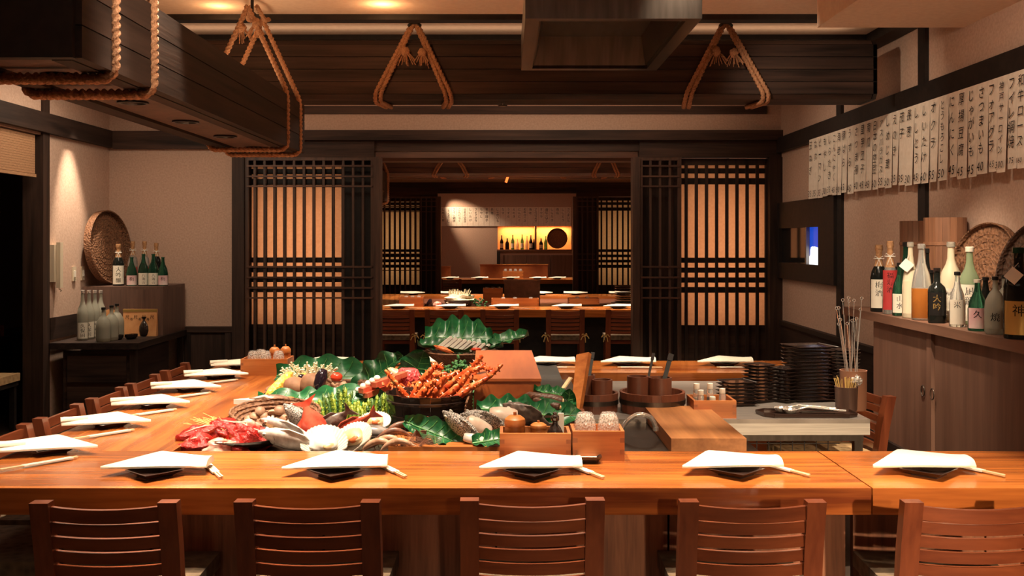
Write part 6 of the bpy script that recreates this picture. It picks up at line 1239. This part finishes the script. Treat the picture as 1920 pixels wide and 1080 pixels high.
b = nbm(); box(b, -1.325, 2.0, 4.04+Y2, 6.40+Y2, .66, .70); tag(add('work_bed', b, M['tub']), 'brown work bed inside the middle room counter', 'worktop')
t = thing('serving_chest', 'brown chest in the middle room display', 'chest', (.20, 13.75, .70)); b = nbm(); box(b, -.24,.24,-.15,.15,0,.32); add('body', b, M['cab'], t, bevel=.004); b = nbm(); box(b, -.25,.25,-.16,.16,.32,.34); add('lid', b, M['cab'], t, bevel=.004)
t = thing('salad_bowl', 'dark bowl heaped with pale noodles in the middle room', 'bowl', (-.62, 13.1, .70)); b = nbm(); lathe(b, [(.10,0),(.16,.03),(.20,.10),(.19,.10),(0,.09)], 24); add('bowl', b, M['lacquer'], t, smooth=40); b = nbm(); blob(b, (0,0,.11), (.18,.16,.09), amp=.2, freq=6, seed=2, sub=3); rn = random.Random(8)
for k in range(50): p = Vector((rn.uniform(-.12,.12), rn.uniform(-.1,.05), .15)); tube(b, [p, p+Vector((rn.uniform(-.04,.04), 0, rn.uniform(.04,.10)))], .005, 4)
add('noodles', b, M['sprout'], t)
t = thing('parsley', 'green parsley clump in the middle room display', 'parsley', (-.37, 13.0, .76)); b = nbm()
for j in range(30): blob(b, [rn.gauss(0,.05) for _ in range(3)], (.02,.016,.014), sub=1)
add('florets', b, M['broc'], t)
lump('eggplant', (-1.0, 13.0, .76), (.035,.03,.07), (.2,.3,0), 'eggplant', 'black eggplant standing in the middle room display', 'eggplant', .02); lump('potato', (-.9, 13.05, .745), (.06,.04,.045), (0,0,0), 'fat', 'pale root beside the far eggplant', 'vegetable', .05)
for k in range(8):
    for s in range(2):
        o = add('plate', PS3, M['lacquer'], None, (1.62+.28*s, 14.0, .721+k*.03), (0,0,R(10))); tag(o, 'black lacquer plate, %s from bottom of the %s stack in the middle room' % (ORD[k], ('left', 'right')[s]), 'plate', 'plate stacks in the middle room')
b = nbm(); box(b, 1.45, 2.05, 13.85, 14.15, .70, .72); tag(add('plate_shelf', b, M['steel']), 'steel shelf under the middle room plate stacks', 'shelf')
# beams and ropes of the middle room; light on the beams put into paler wood
cross_beam(11.0, -2.55, 2.41, 2.44, 2.80, .30, 'dark timber beam in the middle room, nearest', 'lattice_x'); cross_beam(12.9, -2.55, 2.41, 2.40, 2.74, .34, 'dark timber beam in the middle room, second', 'lattice_x'); cross_beam(15.3, -2.55, 2.41, 2.52, 2.9, .34, 'dark timber beam in the middle room, farthest', 'lattice_x')
def small_sling(x, y, zt, zb, sp, lb_):
    t = thing('rope_sling', lb_, 'rope', (x, y, zb), 0)
    for s in (-1, 1):
        for dx in (-.016,.016): rope(t, [(s*sp*.25+dx, -.03, zt-zb), (s*sp+dx, -.03, .0), (s*sp*.85+dx, .03, -.02)], .013, .03, n=6)
small_sling(-.72, 12.86, 2.66, 2.40, .22, 'rope sling on the middle room beam, nearer left'); small_sling(-.60, 15.26, 2.78, 2.53, .40, 'rope sling on the middle room beam, farther left'); small_sling(1.15, 15.26, 2.78, 2.53, .34, 'rope sling on the middle room beam, farther right'); small_sling(1.25, 12.86, 2.66, 2.40, .16, 'rope sling on the middle room beam, nearer right')
trough(-1.95, -1.52, 11.4, 12.85, 2.06, 2.42, 'dark plank light trough roped up in the middle room', 0, False)
t = thing('rope_sling', 'straw rope slings around the middle room trough', 'rope', (-1.735, 12.1, 2.06)); 
for y in (-.45, -.35, .55, .65): loop(t, y, -.215, .215, 0, .36, (0, y, .85), .016)
t = thing('ceiling_lantern', 'small glowing orange strip under the middle room beam', 'lamp', (.0, 15.15, 2.44)); b = nbm(); bar(b, (-.02,0,0), (.01,0,.085), .035, .02, (0,1,0)); m, nt, bs_ = newmat('lamp_glow'); setp(bs_, Emission_Color=(1,.16,.03,1), Emission_Strength=1.6, Base_Color=(.8,.2,.05,1)); add('shade', b, m, t); b = nbm(); tube(b, [(.01,0,.085),(.015,0,.12)], .004, 5); add('hanger', b, M['black'], t)
# far wall: menu strips, bottle niche with shelf, red-orange boards
for k in range(26):
    x = -1.96+.1375*k; t = thing('menu_strip', 'paper menu strip in the farthest room, %s from the left' % ORD[k], 'menu strip', (x+.068, YE-.02, 1.93), 0, 'menu strips of the farthest room'); b = nbm(); box(b, -.0665,.0665,-.002,0,0,.48); add('paper', b, M['menu'], t)
    b = nbm(); tx = STRIPS[(k*7) % 30][0]; glyphs(b, tx, .075, lambda X, Yv: Vector((X, -.004, .42+Yv)), True, .36/max(4,len(tx))); add('lettering', b, M['ink'], t)
b = nbm(); box(b, -.26, 1.64, YE-.06, YE+.42, 1.30, 1.34); struct('trim_niche_shelf', b, M['cab']); b = nbm(); box(b, .70,.74, YE-.02, YE+.42, 1.34, 1.93); struct('trim_niche_divider', b, M['cab_z'])
b = nbm(); box(b, -.26, -.18, YE-.08, YE, .60, 1.30); struct('trim_niche_leg', b, M['black'])
for k, (x, h, r, m) in enumerate(((-.14,.36,.045,'g_dark'),(0.0,.28,.05,'g_dark'),(.14,.37,.045,'g_green'),(.26,.26,.04,'g_lit'),(.38,.38,.042,'g_green'),(.50,.34,.04,'g_lit'),(.60,.36,.045,'g_dark'),(.68,.26,.045,'g_dark'),(.86,.28,.05,'g_dark'),(.98,.34,.045,'g_green'))): bottle((x, YE+.12, 1.341), 'sake', h, r, m, 'bottle in the glowing niche of the farthest room, %s from left' % ORD[k], lab='label' if k % 2 == 0 else None, grp='bottles in the far niche')
t = flat_basket((1.27, YE+.13, 1.62), .26, (0,-1,.12), 'round basket with handle in the far glowing niche', 'wicker'); b = nbm(); tube(b, [(.24*math.cos(a), .24*math.sin(a), .02) for a in [i*math.pi/16 for i in range(17)]], .014, 6); add('handle', b, M['wicker_d'], t)
for k, (x, w_, z, lb_) in enumerate(((-1.62,.36,.26,'left'),(.15,.75,.30,'right'))): t = thing('serving_chest', 'red-orange wooden chest in the farthest room, %s' % lb_, 'chest', (x, 22.6, .74)); b = nbm(); box(b, -w_,w_,-.12,.12,0,z-.02); add('body', b, M['box_wood'], t, bevel=.004); b = nbm(); box(b, -w_-.01,w_+.01,-.13,.13,z-.02,z); add('lid', b, M['box_wood'], t, bevel=.003)
masu(-.10, .35, 22.1, .2, CZ, .16, 'cypress box of glasses in the farthest room'); 
for k in range(4): tumbler((-.04+.11*k, 22.2, CZ+.12), 'glass tumbler in the farthest room box, %s from left' % ORD[k], .04, .09, 'farthest room glasses')
t = thing('back_cabinet', 'pale cabinet fronts below the far niche', 'cabinet', (.75, YE-.03, 0)); 
for k in range(3): b = nbm(); box(b, -.85+.6*k, -.27+.6*k, -.02, .02, 0, 1.2); add('door', b, M['cab_z'], t, bevel=.003)
b = nbm(); box(b, -2.2, 2.0, 22.35, 22.9, .0, .74); tag(add('work_bed', b, M['tub']), 'brown work bed behind the farthest room counter', 'worktop')

# pieces too fine to pick apart
for o in bpy.data.objects:
    if o.parent and o.name.split('.')[0] in ('stems', 'caps', 'spines', 'bristles', 'florets', 'side_veins', 'feelers', 'wire_rack', 'noodles', 'coils', 'frayed_knot', 'cushion_tie', 'reeds') or o.name.split('.')[0] == 'sticks' and o.parent and 'straw' in o.parent.name: o['kind'] = 'stuff'
